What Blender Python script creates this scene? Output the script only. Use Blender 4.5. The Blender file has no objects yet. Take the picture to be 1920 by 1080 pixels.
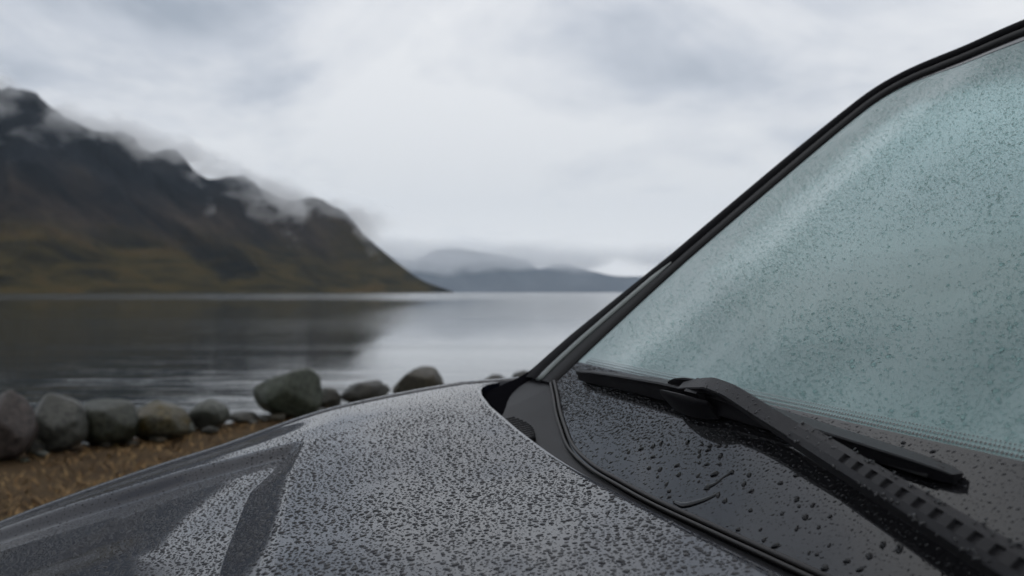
import bpy, bmesh, math, random
import numpy as np
from mathutils import Vector, Matrix, noise as mnoise

random.seed(7)
rng = np.random.default_rng(11)
scene = bpy.context.scene
COL = scene.collection
R = math.radians

# ------------------------------------------------------------------ camera
CAMZ = 1.25
cam_data = bpy.data.cameras.new('camera')
cam = bpy.data.objects.new('camera', cam_data)
COL.objects.link(cam)
cam.location = (0, 0, CAMZ)
cam.rotation_euler = (R(90), 0, 0)
cam_data.sensor_width = 36.0
cam_data.lens = 35.0
cam_data.shift_y = 8 / 1920
cam_data.clip_start = 0.02
cam_data.clip_end = 60000
cam_data.dof.use_dof = True
cam_data.dof.focus_distance = 0.80
cam_data.dof.aperture_fstop = 9.0
scene.camera = cam

# ------------------------------------------------------------------ render
scene.render.engine = 'CYCLES'
cy = scene.cycles
cy.use_denoising = True
try:
    cy.denoiser = 'OPENIMAGEDENOISE'
    cy.denoising_input_passes = 'RGB_ALBEDO_NORMAL'
except Exception:
    pass
cy.max_bounces = 12
cy.diffuse_bounces = 3
cy.glossy_bounces = 5
cy.transmission_bounces = 8
cy.transparent_max_bounces = 12
cy.volume_bounces = 6
cy.use_adaptive_sampling = True
cy.adaptive_threshold = 0.02
cy.sample_clamp_indirect = 4.0
scene.view_settings.view_transform = 'Standard'
scene.view_settings.look = 'None'
scene.view_settings.exposure = 0.08
scene.view_settings.gamma = 1.0
scene.view_settings.use_curve_mapping = False


# ------------------------------------------------------------------ node helpers
class NT:
    """small wrapper that makes node graphs shorter to write"""
    def __init__(self, tree):
        self.t = tree
        self.n = tree.nodes
        self.n.clear()

    def add(self, kind, **kw):
        nd = self.n.new(kind)
        for k, v in kw.items():
            setattr(nd, k, v)
        return nd

    def link(self, a, b):
        self.t.links.new(a, b)

    def set(self, sock, v):
        if isinstance(v, bpy.types.NodeSocket):
            self.link(v, sock)
        elif v is not None:
            sock.default_value = v

    def math(self, op, a, b=None, c=None, clamp=False):
        nd = self.add('ShaderNodeMath', operation=op, use_clamp=clamp)
        for i, v in enumerate((a, b, c)):
            self.set(nd.inputs[i], v)
        return nd.outputs[0]

    def vmath(self, op, a, b=None):
        nd = self.add('ShaderNodeVectorMath', operation=op)
        self.set(nd.inputs[0], a)
        if b is not None:
            self.set(nd.inputs[1], b)
        return nd.outputs['Value'] if op in ('DOT_PRODUCT', 'LENGTH') else nd.outputs[0]

    def noise(self, vec, scale, detail=4, rough=0.5, dist=0.0):
        nd = self.add('ShaderNodeTexNoise')
        self.set(nd.inputs['Vector'], vec)
        nd.inputs['Scale'].default_value = scale
        nd.inputs['Detail'].default_value = detail
        nd.inputs['Roughness'].default_value = rough
        nd.inputs['Distortion'].default_value = dist
        return nd.outputs['Fac']

    def voronoi(self, vec, scale, feature='F1'):
        nd = self.add('ShaderNodeTexVoronoi', feature=feature)
        self.set(nd.inputs['Vector'], vec)
        nd.inputs['Scale'].default_value = scale
        return nd

    def mapping(self, vec, scale=(1, 1, 1), loc=(0, 0, 0), rot=(0, 0, 0)):
        nd = self.add('ShaderNodeMapping')
        self.set(nd.inputs['Vector'], vec)
        nd.inputs['Scale'].default_value = scale
        nd.inputs['Location'].default_value = loc
        nd.inputs['Rotation'].default_value = rot
        return nd.outputs[0]

    def ramp(self, fac, stops, interp='LINEAR'):
        nd = self.add('ShaderNodeValToRGB')
        self.set(nd.inputs[0], fac)
        cr = nd.color_ramp
        cr.interpolation = interp
        while len(cr.elements) < len(stops):
            cr.elements.new(0.5)
        for e, (p, c) in zip(cr.elements, stops):
            e.position = p
            e.color = (c, c, c, 1) if isinstance(c, (int, float)) else (*c, 1)
        return nd.outputs[0]

    def mixc(self, fac, a, b, blend='MIX'):
        nd = self.add('ShaderNodeMix', data_type='RGBA', blend_type=blend)
        self.set(nd.inputs[0], fac)
        for i, v in ((6, a), (7, b)):
            if isinstance(v, tuple):
                nd.inputs[i].default_value = (*v, 1) if len(v) == 3 else v
            else:
                self.set(nd.inputs[i], v)
        return nd.outputs[2]

    def maprange(self, v, a, b, c=0.0, d=1.0, smooth=True):
        nd = self.add('ShaderNodeMapRange', interpolation_type='SMOOTHSTEP' if smooth else 'LINEAR')
        self.set(nd.inputs[0], v)
        for i, x in zip((1, 2, 3, 4), (a, b, c, d)):
            self.set(nd.inputs[i], x)
        return nd.outputs[0]

    def bump(self, h, strength=0.3, dist=0.01):
        nd = self.add('ShaderNodeBump')
        self.set(nd.inputs['Height'], h)
        self.set(nd.inputs['Strength'], strength)
        nd.inputs['Distance'].default_value = dist
        return nd.outputs[0]

    def mixs(self, fac, a, b):
        nd = self.add('ShaderNodeMixShader')
        self.set(nd.inputs[0], fac)
        self.link(a, nd.inputs[1])
        self.link(b, nd.inputs[2])
        return nd.outputs[0]


def new_mat(name):
    m = bpy.data.materials.new(name)
    m.use_nodes = True
    nt = NT(m.node_tree)
    nt.out = nt.add('ShaderNodeOutputMaterial')
    return m, nt


def principled(nt, color=None, rough=0.5, normal=None, **kw):
    p = nt.add('ShaderNodeBsdfPrincipled')
    if isinstance(color, tuple):
        p.inputs['Base Color'].default_value = (*color, 1)
    else:
        nt.set(p.inputs['Base Color'], color)
    nt.set(p.inputs['Roughness'], rough)
    if normal is not None:
        nt.link(normal, p.inputs['Normal'])
    for k, v in kw.items():
        nt.set(p.inputs[k], v)
    nt.link(p.outputs[0], nt.out.inputs['Surface'])
    return p


# ------------------------------------------------------------------ world: overcast sky
SUN_EL, SUN_AZ = 72.0, 40.0          # degrees above the horizon, right of the view axis
world = bpy.data.worlds.new('World')
scene.world = world
world.use_nodes = True
w = NT(world.node_tree)
wout = w.add('ShaderNodeOutputWorld')
sky = w.add('ShaderNodeTexSky', sky_type='NISHITA')
sky.sun_disc = False
sky.sun_elevation = R(SUN_EL)
sky.sun_rotation = R(SUN_AZ)
bg_sky = w.add('ShaderNodeBackground')
w.link(sky.outputs[0], bg_sky.inputs[0])
bg_sky.inputs[1].default_value = 0.1
tc = w.add('ShaderNodeTexCoord')
dirv = w.vmath('NORMALIZE', tc.outputs['Generated'])
sep = w.add('ShaderNodeSeparateXYZ')
w.link(dirv, sep.inputs[0])
up = w.math('MAXIMUM', sep.outputs['Z'], 0.0)
den = w.math('ADD', up, 0.34)
comb = w.add('ShaderNodeCombineXYZ')
w.link(w.math('DIVIDE', sep.outputs['X'], den), comb.inputs[0])
w.link(w.math('DIVIDE', sep.outputs['Y'], den), comb.inputs[1])
w.link(w.math('MULTIPLY', up, 1.2), comb.inputs[2])
deck = comb.outputs[0]
big = w.noise(w.mapping(deck, loc=(3.1, 1.7, 0.4)), 0.75, 5, 0.52, 0.5)
mid = w.noise(w.mapping(deck, loc=(8.3, 2.2, 5.0)), 2.1, 6, 0.55, 0.6)
fine = w.noise(w.mapping(deck, loc=(1.3, 7.1, 2.0)), 5.0, 5, 0.55, 0.3)
cl = w.math('ADD', w.math('MULTIPLY', big, 0.50), w.math('ADD', w.math('MULTIPLY', mid, 0.38), w.math('MULTIPLY', fine, 0.12)))
# the deck thickens away from the brightest part of the sky over the fjord
left = w.vmath('DOT_PRODUCT', dirv, (-0.52, 0.80, 0.30))
cl = w.math('SUBTRACT', cl, w.maprange(left, 0.92, 1.0, 0.0, 0.09))
cl = w.math('MULTIPLY_ADD', w.math('SUBTRACT', cl, 0.495), 1.45, 0.5)
low = w.maprange(sep.outputs['Z'], 0.02, 0.26, 0.10, 0.0)
cl = w.math('ADD', cl, low)
cloudcol = w.ramp(cl, [(0.32, (0.36, 0.40, 0.46)), (0.42, (0.57, 0.60, 0.655)), (0.49, (0.735, 0.75, 0.78)), (0.57, (0.84, 0.846, 0.858))])
bg_cl = w.add('ShaderNodeBackground')
w.link(cloudcol, bg_cl.inputs[0])
# an overcast sky brightens towards the zenith
w.link(w.math('ADD', w.math('MULTIPLY_ADD', up, 0.25, 0.98), w.maprange(sep.outputs['Z'], 0.0, 0.13, 0.19, 0.0)), bg_cl.inputs[1])
w.link(w.mixs(0.94, bg_sky.outputs[0], bg_cl.outputs[0]), wout.inputs['Surface'])

sun_data = bpy.data.lights.new('sun', 'SUN')
sun_data.energy = 0.55
sun_data.angle = R(60)
sun_data.color = (1.0, 0.985, 0.965)
sun = bpy.data.objects.new('sun', sun_data)
COL.objects.link(sun)
_sd = Vector((math.sin(R(SUN_AZ)) * math.cos(R(SUN_EL)), math.cos(R(SUN_AZ)) * math.cos(R(SUN_EL)), math.sin(R(SUN_EL))))
sun.rotation_euler = (-_sd).to_track_quat('-Z', 'Y').to_euler()
sun.location = _sd * 50


# ------------------------------------------------------------------ object helpers
def mesh_np(name, verts, faces, smooth=True):
    me = bpy.data.meshes.new(name)
    verts = np.asarray(verts, dtype=np.float32)
    if isinstance(faces, np.ndarray):
        n, k = faces.shape
        me.vertices.add(len(verts))
        me.vertices.foreach_set('co', verts.ravel())
        me.loops.add(n * k)
        me.loops.foreach_set('vertex_index', faces.ravel().astype(np.int32))
        me.polygons.add(n)
        me.polygons.foreach_set('loop_start', np.arange(0, n * k, k, dtype=np.int32))
        me.update(calc_edges=True)
        me.validate()
    else:
        me.from_pydata([tuple(map(float, v)) for v in verts], [], faces)
    if smooth:
        me.polygons.foreach_set('use_smooth', np.ones(len(me.polygons), dtype=bool))
    me.update()
    return me


def link(name, me, mat, parent=None):
    o = bpy.data.objects.new(name, me)
    COL.objects.link(o)
    if mat is not None and len(me.materials) == 0:
        me.materials.append(mat)
    if parent is not None:
        o.parent = parent
    return o


def tag(o, label=None, cat=None, group=None, kind=None):
    for k, v in (('label', label), ('category', cat), ('group', group), ('kind', kind)):
        if v:
            o[k] = v
    return o


def grid_faces(nu, nv, flip=False):
    i, j = np.meshgrid(np.arange(nu - 1), np.arange(nv - 1), indexing='ij')
    a = (i * nv + j).ravel()
    f = np.stack([a, a + nv, a + nv + 1, a + 1], 1)
    return f[:, ::-1].copy() if flip else f


def recalc(me):
    bm = bmesh.new()
    bm.from_mesh(me)
    bmesh.ops.recalc_face_normals(bm, faces=bm.faces)
    bm.to_mesh(me)
    bm.free()


def sm(x):
    x = np.clip(x, 0, 1)
    return x * x * (3 - 2 * x)


def catmull(pts, n=8):
    p = np.asarray(pts, float)
    p = np.vstack([2 * p[0] - p[1], p, 2 * p[-1] - p[-2]])
    out = []
    for i in range(1, len(p) - 2):
        for u in np.linspace(0, 1, n, endpoint=False):
            a, b, c, d = p[i - 1], p[i], p[i + 1], p[i + 2]
            out.append(0.5 * (2 * b + (c - a) * u + (2 * a - 5 * b + 4 * c - d) * u * u + (3 * b - a - 3 * c + d) * u ** 3))
    out.append(p[-2])
    return np.array(out)


def sweep(path, nrm, profile, scale=None, caps=True):
    """sweep a closed profile [(side, up)] along path; nrm gives the up vector at each point"""
    path = np.asarray(path, float)
    n = len(path)
    tan = np.gradient(path, axis=0)
    tan /= np.linalg.norm(tan, axis=1, keepdims=True)
    nrm = np.broadcast_to(np.asarray(nrm, float), path.shape).copy()
    side = np.cross(tan, nrm)
    side /= np.linalg.norm(side, axis=1, keepdims=True)
    upv = np.cross(side, tan)
    pr = np.asarray(profile, float)
    k = len(pr)
    sc = np.ones((n, 2)) if scale is None else np.asarray(scale, float).reshape(n, -1) * np.ones((n, 2))
    v = path[:, None, :] + side[:, None, :] * (pr[None, :, 0:1] * sc[:, None, 0:1]) + upv[:, None, :] * (pr[None, :, 1:2] * sc[:, None, 1:2])
    v = v.reshape(-1, 3)
    f = []
    for i in range(n - 1):
        for j in range(k):
            a, b = i * k + j, i * k + (j + 1) % k
            f.append((a, b, b + k, a + k))
    if caps:
        f.append(tuple(range(k - 1, -1, -1)))
        f.append(tuple((n - 1) * k + j for j in range(k)))
    return v, f


def circ(r, k=10, ry=None):
    ry = r if ry is None else ry
    return [(r * math.cos(2 * math.pi * i / k), ry * math.sin(2 * math.pi * i / k)) for i in range(k)]


# ------------------------------------------------------------------ the setting: ground, lake, mountains, haze
def shore_d(x, y):
    """metres past the line of boulders, towards the water"""
    return (x + 3.7) * -0.833 + (y - 7.2) * 0.552


def ground_z(x, y):
    d = shore_d(x, y)
    z = -1.0 * sm((d - 0.15) / 3.4) - 0.06 * np.clip(d - 3.5, 0, 60)
    z = z + 0.02 * np.sin(x * 1.7 + y * 0.6) * np.sin(y * 1.3 - x * 0.4) * (np.abs(d) < 30)
    return z


def lines(fine, lo, hi, step, far):
    a = list(np.arange(lo, hi, step))
    g, v = step, hi
    while v < far:
        a.append(v); g *= 1.35; v += g
    a.append(far)
    g, v = step, lo
    b = []
    while v > -far:
        g *= 1.35; v -= g; b.append(max(v, -far))
    return np.array(sorted(set(b + a)))


def build_ground():
    xs = lines(0, -9, 6, 0.14, 9000)
    ys = lines(0, 1, 16, 0.14, 9000)
    X, Y = np.meshgrid(xs, ys, indexing='ij')
    Z = ground_z(X, Y)
    Z = Z + 0.012 * np.random.default_rng(3).standard_normal(X.shape) * (np.abs(shore_d(X, Y)) < 12)
    # the land behind the shore rises a little
    d = -shore_d(X, Y)
    Z = Z + 0.02 * np.clip(d - 40, 0, 2000)
    v = np.stack([X, Y, Z], -1).reshape(-1, 3)
    m, n = new_mat('shore_ground')
    co = n.add('ShaderNodeTexCoord').outputs['Object']
    a = n.noise(co, 1.3, 6, 0.6)
    b = n.noise(co, 26.0, 5, 0.65)
    c = n.mixc(n.ramp(a, [(0.38, 0), (0.62, 1)]), (0.044, 0.028, 0.014), (0.084, 0.056, 0.028))
    c = n.mixc(n.ramp(b, [(0.40, 0), (0.62, 1)]), (0.045, 0.030, 0.017), c)
    sepn = n.add('ShaderNodeSeparateXYZ')
    n.link(co, sepn.inputs[0])
    wet = n.maprange(sepn.outputs['Z'], -0.05, -0.30)
    c = n.mixc(wet, c, (0.035, 0.033, 0.030))
    principled(n, c, 0.85, n.bump(b, 0.8, 0.03), **{'Specular IOR Level': 0.08})
    o = link('ground', mesh_np('ground', v, grid_faces(len(xs), len(ys))), m)
    tag(o, kind='structure', label='orange brown dead grass and earth along the lake shore')


def build_water():
    m, n = new_mat('lake_water')
    co = n.add('ShaderNodeTexCoord').outputs['Object']
    sp = n.add('ShaderNodeSeparateXYZ')
    n.link(co, sp.inputs[0])
    y = sp.outputs['Y']
    lx = n.noise(n.mapping(co, scale=(0.010, 0.05, 1)), 1.0, 4, 0.55)
    wob = n.math('MULTIPLY_ADD', lx, 0.9, 0.55)
    yy = n.math('MULTIPLY', y, wob)
    # wind-ruffled lanes between calm ones
    lane = n.maprange(yy, 150, 260)
    lane2 = n.math('MULTIPLY', n.maprange(yy, 44, 50), n.math('MULTIPLY', n.maprange(yy, 66, 58), 0.45))
    lane3 = n.math('MULTIPLY', n.maprange(yy, 26, 29), n.math('MULTIPLY', n.maprange(yy, 36, 32), 0.5))
    ruf = n.math('MAXIMUM', lane, n.math('MAXIMUM', lane2, lane3))
    patch = n.ramp(n.noise(n.mapping(co, scale=(0.03, 0.16, 1)), 1.0, 4, 0.5), [(0.45, 0.0), (0.68, 1)])
    ruf = n.math('MAXIMUM', ruf, n.math('MULTIPLY', patch, 0.35))
    open_ = n.math('MULTIPLY', n.maprange(sp.outputs['X'], -22, 4), n.maprange(yy, 40, 75))
    ruf = n.math('MAXIMUM', ruf, n.math('MULTIPLY', open_, 0.9))
    rough = n.math('MULTIPLY_ADD', ruf, 0.085, 0.045)
    # ripples: long crests roughly along the shore, some swell under them
    rp = n.mapping(co, rot=(0, 0, R(-12)), scale=(0.28, 1.5, 1))
    h1 = n.noise(rp, 1.0, 3, 0.55, 0.6)
    h2 = n.noise(n.mapping(co, rot=(0, 0, R(20)), scale=(0.9, 3.4, 1)), 1.0, 3, 0.5, 0.3)
    h3 = n.noise(n.mapping(co, rot=(0, 0, R(-6)), scale=(0.05, 0.30, 1)), 1.0, 2, 0.5, 0.4)
    h = n.math('ADD', n.math('ADD', h1, n.math('MULTIPLY', h3, 2.2)), n.math('MULTIPLY', h2, 0.22))
    st = n.maprange(y, 10, 30, 0.5, 0.003)
    st = n.math('ADD', st, n.math('MULTIPLY', n.maprange(sp.outputs['X'], -3, -12, 0.0, 0.34), n.maprange(y, 150, 30)))
    principled(n, (0.018, 0.024, 0.025), rough, n.bump(h, st, 0.055), IOR=1.33)
    xs = lines(0, -40, 40, 4, 26000)
    ys = lines(0, 0, 60, 4, 26000)
    X, Y = np.meshgrid(xs, ys, indexing='ij')
    v = np.stack([X, Y, np.full_like(X, -0.45)], -1).reshape(-1, 3)
    o = link('lake_water', mesh_np('lake_water', v, grid_faces(len(xs), len(ys))), m)
    tag(o, kind='structure', label='calm grey fjord water reflecting clouds and the dark mountain')


def fbm(x, y, z, oct=5):
    return mnoise.fractal(Vector((x, y, z)), 0.9, 2.1, oct)


def mountain_mesh(name, A, nu, nt, gully, seed, back=0.9):
    """A: rows (azimuth tangent, shore distance, crest distance, crest elevation tangent); a ridge with a front and a back slope"""
    A = np.asarray(A, float)
    a = np.linspace(A[0, 0], A[-1, 0], nu)
    cr = catmull(A, 12)
    order = np.argsort(cr[:, 0])
    cr = cr[order]
    ys = np.interp(a, cr[:, 0], cr[:, 1])
    yc = np.interp(a, cr[:, 0], cr[:, 2])
    el = np.interp(a, cr[:, 0], cr[:, 3])
    V = np.zeros((nu, nt, 3))
    ts = np.linspace(0, 1.0 + back, nt)
    for i in range(nu):
        H = max(el[i] * yc[i], 0.0)
        run = yc[i] - ys[i]
        for j in range(nt):
            t = ts[j]
            d = ys[i] + run * t
            x = a[i] * d
            if t <= 1:
                prof = 0.62 * t ** 1.25 + 0.38 * t ** 3.2
            else:
                prof = max(0.0, 1 - ((t - 1) / back) ** 1.2)
            h = H * prof
            k = math.sin(math.pi * min(t, 1.0)) ** 0.7 if t <= 1 else 0.4
            # spurs and gullies run down and to the right
            q = (x + 0.75 * h * 1.1 + seed * 977) / gully
            rid = 1 - abs(2 * (q + 0.35 * fbm(x / gully, d / gully, seed, 3) - math.floor(q + 0.35 * fbm(x / gully, d / gully, seed, 3))) - 1)
            f1 = fbm(q * 2.2, h / gully * 1.2, seed + 3.3, 5)
            h += k * H * (0.080 * (rid - 0.5) + 0.048 * f1)
            d2 = d - k * run * 0.22 * (rid - 0.5) - k * run * 0.06 * f1
            crag = 0.026 * H * fbm(x / 45.0, 7.7, seed, 4) * (1 - abs(t - 1) if abs(t - 1) < 1 else 0)
            V[i, j] = (a[i] * d2, d2, max(h + crag, -3) - 1.2 * (t == 0))
    return mesh_np(name, V.reshape(-1, 3), grid_faces(nu, nt))


def build_mountains():
    m, n = new_mat('mountain_slope')
    co = n.add('ShaderNodeTexCoord').outputs['Object']
    sp = n.add('ShaderNodeSeparateXYZ')
    n.link(co, sp.inputs[0])
    # colour belts follow height and break up into streaks that run down the slope
    shear = n.add('ShaderNodeCombineXYZ')
    n.link(n.math('ADD', sp.outputs['X'], n.math('MULTIPLY', sp.outputs['Z'], 1.25)), shear.inputs[0])
    n.link(n.math('MULTIPLY', sp.outputs['Y'], 0.35), shear.inputs[1])
    n.link(n.math('MULTIPLY', sp.outputs['Z'], 0.42), shear.inputs[2])
    sv = shear.outputs[0]
    streak = n.noise(sv, 0.012, 7, 0.62, 0.5)
    broad = n.noise(sv, 0.0042, 5, 0.55, 0.4)
    flat = n.noise(n.mapping(co, scale=(0.5, 0.5, 3.2)), 0.007, 6, 0.6, 0.5)
    hgt = n.math('ADD', sp.outputs['Z'], n.math('MULTIPLY', n.math('SUBTRACT', broad, 0.5), 330))
    veg = n.ramp(flat, [(0.34, (0.0066, 0.0069, 0.0042)), (0.45, (0.0208, 0.0165, 0.0058)), (0.54, (0.0416, 0.0316, 0.0097)), (0.66, (0.0599, 0.0384, 0.0114))])
    rock = n.ramp(streak, [(0.34, (0.0035, 0.0050, 0.0070)), (0.50, (0.0100, 0.0120, 0.0155)), (0.63, (0.0220, 0.0230, 0.0260)), (0.76, (0.0700, 0.0690, 0.0700))])
    heath = n.ramp(streak, [(0.34, (0.0072, 0.0072, 0.0077)), (0.5, (0.0254, 0.0192, 0.0155)), (0.66, (0.0466, 0.0370, 0.0290))])
    c = n.mixc(n.maprange(hgt, 60, 190), veg, heath)
    c = n.mixc(n.maprange(hgt, 190, 330), c, rock)
    principled(n, c, 0.95, n.bump(streak, 0.7, 14.0), **{'Specular IOR Level': 0.0})
    # azimuth tangent, shore distance, crest distance, crest elevation tangent
    def row(u, v, ys, yc):
        return ((u - 960) / 1866.7, ys, yc, (548 - v) / 1866.7)
    A = [row(-1500, 300, 1150, 2300), row(-700, 262, 1350, 2350), row(-250, 205, 1500, 2400), row(0, 166, 1640, 2480), row(60, 174, 1700, 2520),
         row(105, 205, 1760, 2550), row(180, 236, 1850, 2600), row(238, 248, 1930, 2650), row(275, 283, 1980, 2690), row(325, 288, 2060, 2740),
         row(388, 335, 2150, 2800), row(455, 330, 2260, 2870), row(540, 378, 2400, 2960), row(590, 372, 2500, 3020), row(645, 398, 2640, 3090),
         row(690, 448, 2790, 3160), row(740, 488, 2960, 3240), row(790, 523, 3160, 3330), row(850, 546.5, 3420, 3440)]
    o = link('near_mountain', mountain_mesh('near_mountain', A, 420, 130, 260.0, 1.3), m)
    tag(o, kind='structure', label='steep dark brown mountain dropping to the lake on the left')
    B = [row(560, 470, 16400, 18600), row(690, 470, 16400, 18600), row(770, 488, 16400, 18600), row(820, 468, 16400, 18400), row(872, 468, 16400, 18600), row(930, 478, 16400, 18600),
         row(985, 487, 16400, 18800), row(1010, 504, 16400, 18800), row(1052, 494, 16400, 18600), row(1110, 508, 16400, 18600), row(1190, 518, 16400, 18600),
         row(1400, 500, 16000, 18400), row(1700, 470, 15200, 18000), row(2100, 430, 14000, 17200), row(2700, 380, 12000, 16000), row(3300, 430, 11000, 14500), row(4000, 500, 10000, 12500), row(4500, 546, 9500, 9800)]
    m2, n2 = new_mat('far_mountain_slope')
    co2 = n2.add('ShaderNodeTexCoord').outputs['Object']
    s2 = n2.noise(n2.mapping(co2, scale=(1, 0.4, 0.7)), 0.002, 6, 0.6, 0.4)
    c2 = n2.ramp(s2, [(0.3, (0.035, 0.042, 0.052)), (0.7, (0.080, 0.086, 0.096))])  # lightened bluish rock tones put part of the distance haze into the colour
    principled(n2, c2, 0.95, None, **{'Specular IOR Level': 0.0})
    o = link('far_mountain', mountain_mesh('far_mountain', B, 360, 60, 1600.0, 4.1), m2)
    tag(o, kind='structure', label='hazy blue far range across the fjord, peaks in cloud')


def cloud_mesh(name, pts, halfw):
    """a closed slab that follows a line of (x, y, zlow, zhigh)"""
    v, f = [], []
    for (x, y, z0, z1) in pts:
        v += [(x, y - halfw, z0), (x, y + halfw, z0), (x, y + halfw, z1), (x, y - halfw, z1)]
    n = len(pts)
    for i in range(n - 1):
        for j in range(4):
            a, b = i * 4 + j, i * 4 + (j + 1) % 4
            f.append((a, b, b + 4, a + 4))
    f += [(3, 2, 1, 0), tuple((n - 1) * 4 + j for j in range(4))]
    me = mesh_np(name, v, f, smooth=False)
    recalc(me)
    return me


def cloud_mat(name, z_line, ramp_h, scale, dens, amp, amp2, ends, stretch=(1, 1, 1), top=200.0):
    """z_line: (z at x0, x0, slope) of the cloud base; density grows above it and breaks up with noise"""
    m, n = new_mat(name)
    co = n.add('ShaderNodeTexCoord').outputs['Object']
    sp = n.add('ShaderNodeSeparateXYZ')
    n.link(co, sp.inputs[0])
    z0, x0, sl = z_line
    base = n.math('MULTIPLY_ADD', n.math('SUBTRACT', sp.outputs['X'], x0), sl, z0)
    rel = n.math('DIVIDE', n.math('SUBTRACT', sp.outputs['Z'], base), ramp_h)
    nz = n.noise(n.mapping(co, scale=stretch), scale, 4, 0.55, 0.4)
    k = n.math('ADD', n.math('MULTIPLY', n.math('SUBTRACT', nz, 0.5), amp), rel)
    bg = n.noise(n.mapping(co, scale=stretch, loc=(41.0, 7.0, 3.0)), scale * 0.42, 2, 0.5, 0.2)
    k = n.math('ADD', k, n.math('MULTIPLY', n.math('SUBTRACT', bg, 0.5), amp2))
    d = n.maprange(k, 0.0, 1.0)
    rt = n.math('ADD', rel, n.math('ADD', n.math('MULTIPLY', n.math('SUBTRACT', bg, 0.5), -amp2 * 0.6), n.math('MULTIPLY', n.math('SUBTRACT', nz, 0.5), -amp * 0.5)))
    d = n.math('MULTIPLY', d, n.maprange(rt, top / ramp_h, top / ramp_h * 0.2))
    d = n.math('MULTIPLY', d, n.maprange(sp.outputs['X'], ends[0], ends[0] + ends[2]))
    d = n.math('MULTIPLY', d, n.maprange(sp.outputs['X'], ends[1], ends[1] - ends[2]))
    pv = n.add('ShaderNodeVolumePrincipled')
    pv.inputs['Color'].default_value = (1.0, 1.0, 1.0, 1)
    pv.inputs['Anisotropy'].default_value = 0.75
    n.link(n.math('MULTIPLY', d, dens), pv.inputs['Density'])
    n.link(pv.outputs[0], n.out.inputs['Volume'])
    return m


def build_air():
    m = cloud_mat('ridge_cloud', (486, -1337, -0.335), 60.0, 0.0140, 0.0095, 7.5, 7.0, (-2600, -330, 220), (0.9, 0.6, 1.3), 62.0)
    def cz(x): return 505 - 0.335 * (x + 1337)
    pts = [(x, 2500 + (x + 1337) * 0.62, cz(x) - 170, cz(x) + 70) for x in np.linspace(-2600, -330, 8)]
    o = link('ridge_cloud', cloud_mesh('ridge_cloud', pts, 330), m)
    tag(o, kind='stuff', label='torn white cloud clinging to the near mountain crest')
    m2 = cloud_mat('far_cloud', (390, 0, -0.02), 150.0, 0.0019, 0.0011, 3.4, 4.6, (-5200, 10400, 1000), (0.7, 0.5, 1.8), 520.0)
    pts = [(x, 16500, 150 - 0.02 * x, 950 - 0.02 * x) for x in np.linspace(-5200, 10400, 6)]
    o = link('far_cloud', cloud_mesh('far_cloud', pts, 840), m2)
    tag(o, kind='stuff', label='white cloud bank hiding the tops of the far range')
    me = bpy.data.meshes.new('haze')
    bm = bmesh.new()
    bmesh.ops.create_cube(bm, size=1)
    for v in bm.verts:
        v.co = Vector((v.co.x * 46000, v.co.y * 44000, -80 + (v.co.z + 0.5) * 2080))
    bm.to_mesh(me)
    bm.free()
    hm, n = new_mat('haze')
    pv = n.add('ShaderNodeVolumePrincipled')
    pv.inputs['Color'].default_value = (0.72, 0.85, 1.0, 1)
    pv.inputs['Density'].default_value = 2.6e-5
    n.link(pv.outputs[0], n.out.inputs['Volume'])
    o = link('haze', me, hm)
    tag(o, kind='stuff', label='thin blue haze over the fjord')


build_ground()
build_water()
build_mountains()
build_air()

# ------------------------------------------------------------------ car frame: s forward, t across (towards the far side), z relative to the camera
LV = np.array([-0.24, 0.971, 0.0])
FV = np.array([-0.971, -0.24, 0.0])
TC = 0.62                                   # centre line of the car
ROOT = np.array([*(FV * -1.2 + LV * TC)[:2], 0.0])


def W(s, t, z):
    s, t, z = np.broadcast_arrays(np.asarray(s, float), np.asarray(t, float), np.asarray(z, float))
    return s[..., None] * FV + t[..., None] * LV + (z + CAMZ)[..., None] * np.array([0, 0, 1.0])


REAR_T = [-0.098, -0.06, 0.013, 0.12, 0.30, 0.489, 0.602, 0.690, 0.791, 0.905, 1.015, 1.151, 1.227, 1.270, 1.300, 1.320, 1.338]
REAR_S = [-0.325, -0.302, -0.288, -0.283, -0.280, -0.274, -0.268, -0.265, -0.2625, -0.259, -0.257, -0.258, -0.2645, -0.272, -0.281, -0.292, -0.313]


def rear_s(t):
    return np.interp(t, REAR_T, REAR_S)


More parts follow.
